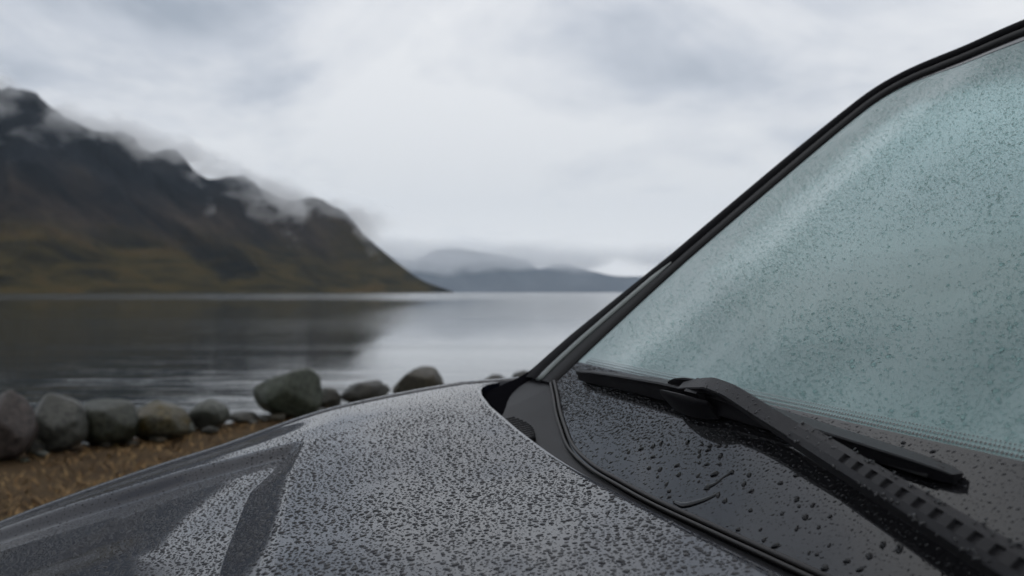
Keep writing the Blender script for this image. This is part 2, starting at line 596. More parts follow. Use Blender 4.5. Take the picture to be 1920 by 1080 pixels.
def hood_z(s, t):
    s = np.asarray(s, float)
    q = s + 0.265
    tp = np.abs(t - TC)
    z = -0.154 - 0.06 * q - 0.25 * q * np.abs(q) * (q > 0) + 0.028 * sm((tp - 0.13) / 0.6) * np.clip(1 - q / 0.6, 0, 1) ** 1.5
    z = z - 0.0045 * sm((0.42 - tp) / 0.25) * (1 - np.exp(-np.maximum(q, 0.0) / 0.04)) * np.exp(-(np.maximum(q, 0.0) / 0.13) ** 2)
    # sunken middle panel that opens forwards: a step across the hood and a wall along the rail
    tt = np.where(t > TC, t, 2 * TC - t)
    s0 = np.interp(tt, [0.62, 0.67, 0.755, 0.87, 1.02, 1.16], [0.000, -0.004, -0.008, -0.016, -0.027, -0.043])
    s1 = np.interp(tt, [0.62, 0.70, 0.79, 0.93, 1.014, 1.16], [0.036, 0.034, 0.030, 0.024, 0.016, -0.028])
    wall = np.interp(s, [-0.05, 0.0, 0.09, 0.17, 0.30, 0.6], [1.150, 1.160, 1.185, 1.195, 1.235, 1.26])
    fade = 0.55 + 0.45 * sm((tt - 0.68) / 0.25)
    x_ = np.clip((s - s0) / (s1 - s0), 0, 1)
    xs_ = 0.75 * x_ + 0.25 * sm(x_)
    away = (s - 0.017) * 0.873 + (tt - 1.016) * 0.488 - 0.032
    sag = 0.045 * 0.012 * np.logaddexp(0.0, np.clip(away / 0.012, -30, 60))
    ease = 1 - 0.62 * sm((s - 0.045) / 0.15) * sm((0.99 - tt) / 0.12)
    floor = (0.0125 * fade * ease + np.minimum(sag, 0.0060)) * xs_
    rail = (0.0035 + 0.0085 * sm((tt - 1.222) / 0.11)) * sm((s + 0.10) / 0.18)
    wgt = sm((wall - tt) / 0.030 + 0.5)
    z = z - floor * wgt - rail * (1 - wgt)
    return z


def glass_z(s, t):
    return -0.154 + 0.9 * (-(np.asarray(s, float) + 0.308)) + 0 * np.asarray(t, float)


GN = (FV * 0.9 + np.array([0, 0, 1.0])) / math.sqrt(1.81)     # outward normal of the windshield
GU = (-FV + 0.9 * np.array([0, 0, 1.0])) / math.sqrt(1.81)    # up the windshield


def G(s, t, n=0.0):
    return W(s, t, glass_z(s, t)) + np.asarray(n, float)[..., None] * GN


def mir(t):
    return 2 * TC - t


# ------------------------------------------------------------------ car materials
def coat_mat(name, col, rough, coat, metallic=0.0, grain=0.0, gscale=400, spec=0.5):
    m, n = new_mat(name)
    co = n.add('ShaderNodeTexCoord').outputs['Object']
    nz = n.noise(co, gscale, 3, 0.6)
    dirt = n.noise(co, 9, 5, 0.6)
    r = n.math('MULTIPLY_ADD', dirt, 0.10, rough - 0.05)
    p = principled(n, col, r, n.bump(nz, grain, 0.0006) if grain else None)
    p.inputs['Coat Weight'].default_value = coat
    p.inputs['Coat Roughness'].default_value = 0.03
    p.inputs['Coat IOR'].default_value = 1.40
    p.inputs['Metallic'].default_value = metallic
    p.inputs['Specular IOR Level'].default_value = spec
    return m


M = {}
M['paint'] = coat_mat('grey_paint', (0.0050, 0.0064, 0.0120), 0.38, 0.90, 0.0, 0, 400, 0.06)
M['trim'] = coat_mat('satin_trim', (0.009, 0.009, 0.0095), 0.6, 0.0, 0, 0.25, 400, 0.12)
M['gloss'] = coat_mat('black_gloss', (0.005, 0.005, 0.006), 0.12, 0.0)
M['cowl'] = coat_mat('cowl_plastic', (0.009, 0.009, 0.0105), 0.5, 0.0, 0, 0.5, 900, 0.16)
M['rubber'] = coat_mat('rubber', (0.012, 0.012, 0.013), 0.55, 0.0, 0, 0.2, 700, 0.3)
M['wiper'] = coat_mat('wiper_plastic', (0.006, 0.0058, 0.0072), 0.45, 0.0, 0, 0.35, 1200, 0.17)
M['frit'] = coat_mat('black_frit_glass', (0.008, 0.008, 0.009), 0.06, 0.0)
M['cabin'] = coat_mat('cabin_plastic', (0.035, 0.035, 0.037), 0.7, 0.0)
M['seat'] = coat_mat('seat_fabric', (0.05, 0.05, 0.052), 0.9, 0.0)
M['lining'] = coat_mat('roof_lining', (0.12, 0.125, 0.13), 0.95, 0.0)
M['tyre'] = coat_mat('tyre_rubber', (0.018, 0.018, 0.018), 0.8, 0.0, 0, 0.4, 120)
M['rim'] = coat_mat('rim_metal', (0.32, 0.32, 0.33), 0.3, 0.0, 0.9)
M['lamp'] = coat_mat('lamp_lens', (0.5, 0.5, 0.52), 0.08, 1.0)
M['redlamp'] = coat_mat('tail_lens', (0.25, 0.012, 0.012), 0.1, 1.0)


def glass_mat():
    m, n = new_mat('misted_windshield_glass')
    co = n.add('ShaderNodeTexCoord').outputs['Object']
    mist = n.ramp(n.noise(co, 3.2, 5, 0.6, 0.8), [(0.35, 0.0), (0.65, 1.0)])
    # outside the swept arc, towards the far pillar, the film of mist is thicker
    across = n.vmath('DOT_PRODUCT', co, (-0.24, 0.971, 0.0))
    sp = n.add('ShaderNodeSeparateXYZ')
    n.link(co, sp.inputs[0])
    edge = n.math('MULTIPLY_ADD', n.math('SUBTRACT', sp.outputs['Z'], 1.1), 0.30, across)
    edge = n.math('ADD', edge, n.math('MULTIPLY', n.math('SUBTRACT', n.noise(co, 7.0, 4, 0.6, 0.5), 0.5), 0.12))
    sheen = n.math('MULTIPLY', n.maprange(edge, 0.40, 0.455), n.maprange(edge, 0.53, 0.46))  # pale sheen streak, painted into the diffuse mist colour
    mist = n.math('ADD', n.math('MULTIPLY', mist, 0.6), n.math('ADD', n.maprange(edge, 0.36, 0.50, 0.0, 0.9), n.math('MULTIPLY', sheen, 0.38)))
    spk = n.noise(co, 420, 3, 0.6)
    bmp = n.bump(spk, 0.35, 0.0012)
    tr = n.add('ShaderNodeBsdfTransparent')
    tr.inputs[0].default_value = (0.58, 0.80, 0.79, 1)
    rf = n.add('ShaderNodeBsdfRefraction')
    rf.inputs['Color'].default_value = (0.62, 0.88, 0.88, 1)
    rf.inputs['Roughness'].default_value = 0.5
    rf.inputs['IOR'].default_value = 1.06
    n.link(bmp, rf.inputs['Normal'])
    df = n.add('ShaderNodeBsdfDiffuse')
    n.link(n.mixc(n.math('MULTIPLY', mist, 0.55, clamp=True), (0.29, 0.46, 0.465), (0.56, 0.665, 0.67)), df.inputs['Color'])
    thru = n.mixs(0.90, tr.outputs[0], rf.outputs[0])
    body = n.mixs(n.math('MULTIPLY_ADD', mist, 0.18, 0.34), thru, df.outputs[0])
    gl = n.add('ShaderNodeBsdfGlossy')
    gl.inputs['Roughness'].default_value = 0.10
    n.link(bmp, gl.inputs['Normal'])
    fr = n.add('ShaderNodeFresnel')
    fr.inputs[0].default_value = 1.45
    n.link(n.mixs(fr.outputs[0], body, gl.outputs[0]), n.out.inputs['Surface'])
    return m


def thin_glass(name, col):
    m, n = new_mat(name)
    tr = n.add('ShaderNodeBsdfTransparent')
    tr.inputs[0].default_value = (*col, 1)
    gl = n.add('ShaderNodeBsdfGlossy')
    gl.inputs['Roughness'].default_value = 0.02
    lw = n.add('ShaderNodeLayerWeight')
    fac = n.math('MULTIPLY_ADD', n.math('POWER', lw.outputs['Facing'], 5.0), 0.92, 0.06)
    n.link(n.mixs(fac, tr.outputs[0], gl.outputs[0]), n.out.inputs['Surface'])
    return m


def drop_mat(name, col, spec=0.5):
    """a bead of water on an opaque dark surface: the surface's own colour under a smooth water skin"""
    m, n = new_mat(name)
    p = principled(n, col, 0.03, None, IOR=1.33)
    return m


M['matteblack'] = coat_mat('matte_black', (0.004, 0.004, 0.005), 0.8, 0.0, 0, 0, 400, 0.0)
M['glass'] = glass_mat()
M['sideglass'] = thin_glass('side_glass', (0.72, 0.80, 0.78))
M['drop_paint'] = drop_mat('water_on_paint', (0.0050, 0.0058, 0.0085))
M['drop_black'] = drop_mat('water_on_black', (0.005, 0.0055, 0.007))


def drop_clear_mat():
    m, n = new_mat('water_on_glass')
    rf = n.add('ShaderNodeBsdfRefraction')
    rf.inputs['Color'].default_value = (0.88, 0.97, 0.96, 1)
    rf.inputs['IOR'].default_value = 1.33
    rf.inputs['Roughness'].default_value = 0.0
    gl = n.add('ShaderNodeBsdfGlossy')
    gl.inputs['Roughness'].default_value = 0.0
    fr = n.add('ShaderNodeFresnel')
    fr.inputs[0].default_value = 1.33
    n.link(n.mixs(fr.outputs[0], rf.outputs[0], gl.outputs[0]), n.out.inputs['Surface'])
    return m


M['drop_clear'] = drop_clear_mat()

# ------------------------------------------------------------------ the car
car = bpy.data.objects.new('parked_car', None)
COL.objects.link(car)
car.location = ROOT
tag(car, 'dark grey car with rain-beaded hood, misted windshield and black wiper', 'car')


def part(name, verts, faces, mat, parent=None, smooth=True, fix=True, label=None, face=None):
    v = np.asarray(verts, float).reshape(-1, 3) - ROOT
    me = mesh_np(name, v, faces, smooth)
    if fix:
        recalc(me)
    if face is not None:
        acc = np.zeros(3)
        for pl in me.polygons:
            acc += np.array(pl.normal) * pl.area
        if acc @ np.asarray(face) < 0:
            me.flip_normals()
    o = link(name, me, M[mat], parent or car)
    if label:
        o['label'] = label
    return o


def autosmooth(o, ang=35):
    me = o.data
    try:
        me.set_sharp_from_angle(angle=R(ang))
    except Exception:
        pass


def build_hood():
    ts = np.concatenate([np.linspace(mir(1.338), 0.45, 50), np.linspace(0.458, 1.338, 190)])
    k = np.concatenate([np.linspace(0, 0.42, 230), np.linspace(0.425, 1, 70)])
    sf = lambda t: 0.74 - 0.16 * (np.abs(t - TC) / 0.72) ** 2.2
    V = []
    n = len(k)
    for t in ts:
        r = rear_s(t)
        c = 0.0
        s = r + c + (sf(t) - r - c) * k
        z = hood_z(s, t)
        # rolled rear and front hems
        z = z - 0.0012 * (1 - sm((s - r - c) / 0.006))
        top = W(s, t, z)
        lipr = W(s[:1] + 0.001, t, z[:1] - 0.016)
        lipf = W(s[-1:], t, z[-1:] - 0.03)
        V.append(np.vstack([lipr, top, lipf]))
    V = np.array(V)
    nu, nv = V.shape[:2]
    f = grid_faces(nu, nv)
    # side hems
    side0 = V[0] - np.array([0, 0, 0.02])
    side1 = V[-1] - np.array([0, 0, 0.02])
    v = V.reshape(-1, 3)
    base = len(v)
    v = np.vstack([v, side0, side1])
    a = np.arange(nv - 1)
    e0 = np.stack([a, a + 1, base + a + 1, base + a], 1)
    l0 = (nu - 1) * nv
    e1 = np.stack([l0 + a, base + nv + a, base + nv + a + 1, l0 + a + 1], 1)
    o = part('hood', v, np.vstack([f, e0, e1]), 'paint', label='dark grey hood covered in raindrops, sunken middle panel', face=(0, 0, 1.0))
    autosmooth(o, 50)
    return o


def build_fender(side):
    T = (lambda t: t) if side > 0 else mir
    ss = np.linspace(-0.46, 0.66, 90)
    prof = [(1.3425, -0.020), (1.3427, -0.0015), (1.348, 0.0015), (1.365, 0.0015), (1.384, -0.0012), (1.394, -0.0045), (1.401, -0.012), (1.408, -0.030), (1.422, -0.065), (1.442, -0.12), (1.446, -0.20), (1.448, -0.30)]
    V = []
    for s in ss:
        sc = min(s, 0.6)
        pinch = 0.16 * max(0, (s - 0.25) / 0.45) ** 2.2
        row = []
        for (t, dz) in prof:
            zz = hood_z(max(s, -0.30), 1.338) + dz + (-0.06 * (s + 0.30) if s < -0.30 else 0)
            row.append(W(s, T(t - pinch), zz))
        V.append(row)
    V = np.array(V)
    nu, nv = V.shape[:2]
    o = part('fender', V.reshape(-1, 3), grid_faces(nu, nv), 'paint', face=(0, 0, 1.0))
    return o


def build_body():
    zb = lambda z: z - CAMZ
    # lower body sides with wheel arches, doors and sills
    for side in (1, -1):
        T = (lambda t: t) if side > 0 else mir
        def arch(c):
            return [(c + 0.37 * math.cos(a), 0.34 + 0.37 * math.sin(a)) for a in np.linspace(-0.2, math.pi + 0.2, 17)]
        prof = [(0.92, 0.42), (0.92, 0.62), (0.66, 0.74)]
        top = [(s, float(hood_z(max(s, -0.3), 1.338)) + CAMZ - 0.25) for s in np.linspace(0.6, -0.4, 10)]
        outline = [(0.86, 0.30)] + [(0.86, 0.66)] + top + [(-0.46, 0.90), (-2.9, 0.95), (-3.05, 0.90), (-3.08, 0.34)]
        back = arch(-2.32)[::-1]
        front = arch(0.24)[::-1]
        poly = outline + [(p[0], p[1]) for p in back] + [(p[0], p[1]) for p in front]
        bm = bmesh.new()
        def tt(s):
            return 1.446 - 0.16 * max(0, (s - 0.25) / 0.45) ** 2.2 - 0.06 * max(0, (-2.5 - s) / 0.5) ** 2
        vs = [bm.verts.new(W(s, T(tt(s)), zb(z)) - ROOT) for s, z in poly]
        f = bm.faces.new(vs)
        bmesh.ops.triangulate(bm, faces=[f])
        me = bpy.data.meshes.new('body_side')
        bm.to_mesh(me)
        bm.free()
        o = link('body_side', me, M['paint'], car)
        # doors: curved skins proud of the side
        for nm, s0, s1 in (('front_door', -0.47, -1.46), ('rear_door', -1.475, -2.25)):
            ss = np.linspace(s0, s1, 8)
            zz = np.linspace(0.36, 1.125, 12)
            V = []
            for s in ss:
                V.append([W(s, T(1.449 + 0.010 * math.sin(math.pi * (z - 0.3) / 0.95) - 0.035 * max(0, (z - 0.98) / 0.145) ** 2), zb(z)) for z in zz])
            V = np.array(V)
            d = part(nm, V.reshape(-1, 3), grid_faces(8, 12), 'paint')
            inner = V - side * LV * 0.06
            part('door_lining', inner.reshape(-1, 3), grid_faces(8, 12), 'cabin', d)
            hs = (s0 + s1) / 2 - 0.28
            pth = catmull([W(hs - 0.09, T(1.462), zb(0.99)), W(hs - 0.03, T(1.488), zb(0.995)), W(hs + 0.03, T(1.488), zb(0.995)), W(hs + 0.09, T(1.462), zb(0.99))], 5)
            v, f2 = sweep(pth, (0, 0, 1), circ(0.012, 8))
            part('handle', v, f2, 'paint', d)
            # pane leaning in to the roof rail
            if nm == 'front_door':
                q = [(-0.44, 1.13), (-1.44, 1.13), (-1.40, 1.545), (-0.93, 1.545)]
            else:
                q = [(-1.50, 1.13), (-2.24, 1.13), (-2.36, 1.51), (-1.47, 1.545)]
            vq = [W(s, T(1.405 - 0.24 * (z - 1.13) / 0.42), zb(z)) for s, z in q]
            part('window_pane', np.array(vq), [(0, 1, 2, 3)], 'sideglass', d, smooth=False)
        # roof rail and pillars behind
        rail = catmull([W(-0.85, T(1.115), zb(1.505)), W(-0.98, T(1.150), zb(1.535)), W(-1.5, T(1.18), zb(1.57)), W(-2.2, T(1.17), zb(1.545)), W(-2.65, T(1.14), zb(1.49))], 6)
        v, f2 = sweep(rail, (0, 0, 1), circ(0.032, 10, 0.028))
        part('roof_rail', v, f2, 'gloss')
        for s0, s1, wd in ((-1.47, -1.45, 0.045), (-2.30, -2.45, 0.08)):
            pth = np.array([W(s0, T(1.405), zb(1.10)), W((s0 + s1) / 2, T(1.30), zb(1.33)), W(s1, T(1.18), zb(1.55))])
            v, f2 = sweep(pth, FV, [(-0.012, -wd), (0.012, -wd), (0.012, wd), (-0.012, wd)])
            part('door_pillar', v, f2, 'gloss', smooth=False)
        # door mirror
        bm = bmesh.new()
        bmesh.ops.create_uvsphere(bm, u_segments=16, v_segments=10, radius=1)
        c0 = W(-0.78, T(1.555), zb(1.175))
        for vv in bm.verts:
            p = FV * (vv.co.x * 0.055 if vv.co.x > 0 else vv.co.x * 0.02) + LV * (math.copysign(abs(vv.co.y) ** 0.7, vv.co.y) * 0.10) + np.array([0, 0, math.copysign(abs(vv.co.z) ** 0.7, vv.co.z) * 0.07])
            vv.co = Vector(c0 + p - ROOT)
        me = bpy.data.meshes.new('door_mirror')
        bm.to_mesh(me)
        bm.free()
        me.polygons.foreach_set('use_smooth', np.ones(len(me.polygons), dtype=bool))
        mo = link('door_mirror', me, M['gloss'], car)
        v, f2 = sweep(np.array([W(-0.75, T(1.40), zb(1.11)), W(-0.78, T(1.50), zb(1.14))]), (0, 0, 1), circ(0.022, 8))
        part('mirror_arm', v, f2, 'gloss', mo)
    # roof
    ss = np.linspace(-0.822, -2.72, 20)
    bs = np.linspace(-1, 1, 21)
    V = []
    for s in ss:
        hw = np.interp(s, [-2.72, -1.5, -0.822], [0.50, 0.545, 0.515])
        zc = np.interp(s, [-2.72, -2.2, -1.5, -0.822], [1.50, 1.575, 1.605, 1.563])
        V.append([W(s, TC + b * hw, zb(zc - 0.040 * abs(b) ** 2.5)) for b in bs])
    V = np.array(V)
    ro = part('roof', V.reshape(-1, 3), grid_faces(20, 21), 'gloss', face=(0, 0, 1.0))
    part('roof_lining', (V - np.array([0, 0, 0.035])).reshape(-1, 3), grid_faces(20, 21), 'lining', ro)
    # tail
    zs = [(-2.72, 1.50, 0.50), (-2.95, 1.12, 0.70), (-3.02, 0.90, 0.76), (-3.06, 0.62, 0.80), (-3.02, 0.32, 0.78)]
    V = np.array([[W(s - 0.03 * (1 - b * b), TC + b * h, zb(z)) for b in np.linspace(-1, 1, 11)] for s, z, h in zs])
    part('tailgate', V[1:].reshape(-1, 3), grid_faces(4, 11), 'paint')
    part('rear_window', V[:2].reshape(-1, 3), grid_faces(2, 11), 'sideglass')
    for sgn in (-1, 1):
        vq = [W(-2.975 - 0.03, TC + sgn * a, zb(z)) for a, z in ((0.48, 1.06), (0.70, 1.06), (0.74, 0.88), (0.48, 0.90))]
        v, f2 = sweep(np.array([np.mean(vq, axis=0) + FV * 0.03, np.mean(vq, axis=0) - FV * 0.03]), (0, 0, 1), [(-0.12, -0.08), (0.12, -0.08), (0.12, 0.08), (-0.12, 0.08)])
        part('tail_lamp', v, f2, 'redlamp', smooth=False)
    # nose: bumper, grille, lamps
    V = []
    for b in np.linspace(-1, 1, 23):
        sx = 0.93 - 0.24 * abs(b) ** 2.6
        V.append([W(sx + ds, TC + b * 0.80, zb(z)) for ds, z in ((-0.20, 0.795 - 0.02 * b * b), (-0.06, 0.78), (0.0, 0.70), (0.03, 0.56), (0.03, 0.42), (-0.02, 0.30), (-0.12, 0.26))])
    V = np.array(V)
    part('front_bumper', V.reshape(-1, 3), grid_faces(23, 7), 'paint')
    gr = part('grille', *sweep(np.array([W(0.925, TC - 0.42, zb(0.66)), W(0.965, TC, zb(0.66)), W(0.925, TC + 0.42, zb(0.66))]), (0, 0, 1), [(-0.02, -0.08), (0.02, -0.08), (0.02, 0.08), (-0.02, 0.08)]), 'gloss', smooth=False)
    for z in (0.61, 0.66, 0.71):
        v, f2 = sweep(np.array([W(0.95, TC - 0.40, zb(z)), W(0.99, TC, zb(z)), W(0.95, TC + 0.40, zb(z))]), (0, 0, 1), circ(0.008, 6))
        part('bar', v, f2, 'trim', gr)
    for sgn in (-1, 1):
        v, f2 = sweep(catmull([W(0.90, TC + sgn * 0.50, zb(0.71)), W(0.85, TC + sgn * 0.64, zb(0.72)), W(0.72, TC + sgn * 0.765, zb(0.735))], 5), (0, 0, 1), circ(0.05, 10, 0.055))
        part('headlight', v, f2, 'lamp')
    # wheels
    for s in (0.24, -2.32):
        for sgn in (1, -1):
            c = W(s, TC + sgn * 0.74, zb(0.34))
            bm = bmesh.new()
            prof = [(0.21, -0.09), (0.30, -0.105), (0.335, -0.09), (0.34, 0.0), (0.335, 0.09), (0.30, 0.105), (0.21, 0.09)]
            rings = []
            for a in np.linspace(0, 2 * math.pi, 36, endpoint=False):
                d = FV * math.cos(a) + np.array([0, 0, math.sin(a)])
                rings.append([bm.verts.new(c + d * r_ + LV * y_ - ROOT) for r_, y_ in prof])
            for i in range(36):
                for j in range(6):
                    bm.faces.new((rings[i][j], rings[i][j + 1], rings[(i + 1) % 36][j + 1], rings[(i + 1) % 36][j]))
            me = bpy.data.meshes.new('wheel')
            bm.to_mesh(me)
            bm.free()
            wh = link('wheel', me, M['tyre'], car)
            v, f2 = sweep(np.array([c - LV * 0.07, c + LV * 0.07]), (0, 0, 1), circ(0.215, 28))
            part('rim', v, f2, 'rim', wh, smooth=False)
    # floor pan closes the cabin from below
    v, f2 = sweep(np.array([W(0.7, TC, zb(0.28)), W(-2.95, TC, zb(0.28))]), (0, 0, 1), [(-0.62, -0.03), (0.62, -0.03), (0.62, 0.03), (-0.62, 0.03)])
    part('floor_pan', v, f2, 'cabin', smooth=False)
    v, f2 = sweep(np.array([W(-0.30, TC, zb(0.69)), W(-0.33, TC, zb(0.69))]), (0, 0, 1), [(-0.68, -0.38), (0.68, -0.38), (0.68, 0.36), (-0.68, 0.36)])
    part('bulkhead', v, f2, 'cabin', smooth=False)
    # dashboard, wheel, seats
    prof = [(-0.345, 1.055), (-0.50, 1.085), (-0.72, 1.10), (-0.82, 1.085), (-0.86, 1.02), (-0.84, 0.85), (-0.74, 0.72)]
    V = np.array([[W(s + 0.03 * abs(b) ** 3, TC + b * 0.72, zb(z + 0.03 * max(0, 1 - ((b + 0.5) / 0.25) ** 2) * (s < -0.6))) for s, z in prof] for b in np.linspace(-1, 1, 25)])
    part('dashboard', V.reshape(-1, 3), grid_faces(25, 7), 'cabin')
    th = np.linspace(0, 2 * math.pi, 33)
    c = W(-1.02, TC - 0.37, zb(0.98))
    axis_u = GU * 0.35 + np.array([0, 0, 0.9])
    axis_u /= np.linalg.norm(axis_u)
    ring = np.array([c + LV * 0.185 * math.cos(a) + axis_u * 0.185 * math.sin(a) for a in th])
    v, f2 = sweep(ring, np.cross(LV, axis_u), circ(0.015, 8), caps=False)
    part('steering_wheel', v, f2, 'cabin')
    for b in (-0.37, 0.37):
        def sp(rows, nm, mt, par=None):
            V = []
            for s, z, hw, hd in rows:
                V.append([W(s + hd * math.sin(a), TC + b + hw * math.copysign(abs(math.cos(a)) ** 0.6, math.cos(a)), zb(z)) for a in np.linspace(0, 2 * math.pi, 17)])
            V = np.array(V)
            n_, k_ = V.shape[:2]
            return part(nm, V.reshape(-1, 3), grid_faces(n_, k_), mt, par)
        st = sp([(-1.50, 0.62, 0.20, 0.10), (-1.53, 0.75, 0.24, 0.09), (-1.60, 1.00, 0.23, 0.075), (-1.68, 1.18, 0.18, 0.06), (-1.70, 1.22, 0.05, 0.02)], 'front_seat', 'seat')
        sp([(-1.69, 1.20, 0.02, 0.02), (-1.70, 1.24, 0.11, 0.05), (-1.72, 1.35, 0.12, 0.05), (-1.73, 1.41, 0.08, 0.03)], 'headrest', 'seat', st)
        sp([(-1.27, 0.42, 0.22, 0.27), (-1.27, 0.60, 0.24, 0.27), (-1.25, 0.645, 0.16, 0.2)], 'cushion', 'seat', st)
    V = []
    for s, z, hd in ((-2.35, 0.5, 0.1), (-2.42, 0.95, 0.1), (-2.50, 1.16, 0.06)):
        V.append([W(s + hd * math.sin(a), TC + 0.62 * math.copysign(abs(math.cos(a)) ** 0.3, math.cos(a)), zb(z)) for a in np.linspace(0, 2 * math.pi, 17)])
    V = np.array(V)
    part('rear_seat', V.reshape(-1, 3), grid_faces(3, 17), 'seat')


SEAL = [(-0.352, 1.203), (-0.340, 1.150), (-0.327, 1.095), (-0.316, 1.041), (-0.303, 0.967), (-0.297, 0.889), (-0.296, 0.814), (-0.296, 0.727), (-0.298, 0.636), (-0.300, 0.552), (-0.302, 0.46),
        (-0.304, 0.36), (-0.308, 0.25), (-0.318, 0.14), (-0.340, 0.06), (-0.352, 0.037)]
seal_c = catmull(SEAL, 8)
_o = np.argsort(seal_c[:, 1])


def seal_s(t):
    return np.interp(t, seal_c[_o, 1], seal_c[_o, 0])


EDGE = [(-0.35, 1.199), (-0.41, 1.200), (-0.522, 1.188), (-0.633, 1.155), (-0.715, 1.126), (-0.748, 1.105), (-0.764, 1.070), (-0.7705, 1.02), (-0.774, 0.98), (-0.783, 0.90), (-0.790, 0.75), (-0.792, 0.62)]
edge_c = catmull(EDGE, 8)
# outer silhouette of the pillar and the roof header, on the plane of the glass
OUT = [(-0.345, 1.330), (-0.362, 1.338), (-0.397, 1.330), (-0.447, 1.314), (-0.554, 1.270), (-0.672, 1.225), (-0.750, 1.182), (-0.778, 1.158), (-0.793, 1.12), (-0.800, 1.075), (-0.804, 1.01), (-0.815, 0.93), (-0.822, 0.78), (-0.824, 0.62)]
out_c = catmull(OUT, 8)


def edge_t(s):
    k = edge_c[:, 0]
    e = np.argsort(-k)
    return np.interp(-np.asarray(s), -k[e], edge_c[e, 1])


FRIT_S = -0.381


def build_windshield():
    # clear pane: bounded by the frit below, the side edges and the header
    rows = np.concatenate([[FRIT_S + 0.0005], np.linspace(-0.40, -0.70, 24), np.linspace(-0.71, -0.789, 22)])
    V = []
    bs = np.linspace(-1, 1, 41)
    for s in rows:
        te = float(edge_t(s))
        if s < -0.760:
            te = float(np.interp(-s, [0.760, 0.764, 0.7705, 0.774, 0.783, 0.790], [1.086, 1.070, 1.02, 0.98, 0.90, 0.75]))
        V.append(G(s, TC + bs * (te - TC), np.full(41, 0.0)))
    V = np.array(V)
    pane = part('windshield', V.reshape(-1, 3), grid_faces(len(rows), 41), 'glass', label='teal misted windshield covered in fine raindrops', face=GN)
    # opaque lower band
    ts = np.linspace(mir(1.199), 1.199, 140)
    V = []
    for t in ts:
        s_lo = float(seal_s(t))
        ss = np.linspace(s_lo + 0.004, FRIT_S - 0.0005, 12)
        V.append(G(ss, np.full(12, t), np.full(12, 0.0006)))
    V = np.array(V)
    fb = part('frit_band', V.reshape(-1, 3), grid_faces(140, 12), 'frit', pane, label='black glass band along the windshield foot', face=GN)
    # fading dots along its upper edge
    dv, df = [], []
    k = 6
    for row, (ds, r) in enumerate(((0.0022, 0.00125), (0.0050, 0.00100), (0.0074, 0.0007))):
        for i, t in enumerate(np.arange(0.30, 1.17, 0.0036)):
            c = G(FRIT_S - ds, t + (0.0018 if row % 2 else 0), 0.0007)
            b0 = len(dv)
            for j in range(k):
                a = 2 * math.pi * j / k
                dv.append(c + LV * r * math.cos(a) + GU * r * math.sin(a))
            df.append(tuple(b0 + j for j in range(k)))
    o = part('frit_dots', np.array(dv), df, 'frit', pane, smooth=False, fix=False, face=GN)
    o['kind'] = 'stuff'
    # painted border along side edges and header
    for T in (lambda t: t, mir):
        p = edge_c[2:]
        inn = np.gradient(p, axis=0)
        inn = np.stack([-inn[:, 1], inn[:, 0]], 1)
        inn /= np.linalg.norm(inn, axis=1, keepdims=True)
        ctr = np.array([-0.58, 0.62])
        flip = np.sign(((ctr - p) * inn).sum(1))
        inn *= flip[:, None]
        wd = np.interp(np.arange(len(p)), [0, len(p) * 0.6, len(p)], [0.004, 0.006, 0.016])[:, None]
        a = G(p[:, 0], T(p[:, 1]), np.full(len(p), 0.0006))
        q = p + inn * wd
        b = G(q[:, 0], T(q[:, 1]), np.full(len(p), 0.0006))
        V = np.stack([a, b], 1)
        part('frit_border', V.reshape(-1, 3), grid_faces(len(p), 2), 'frit', pane, face=GN)
    return pane


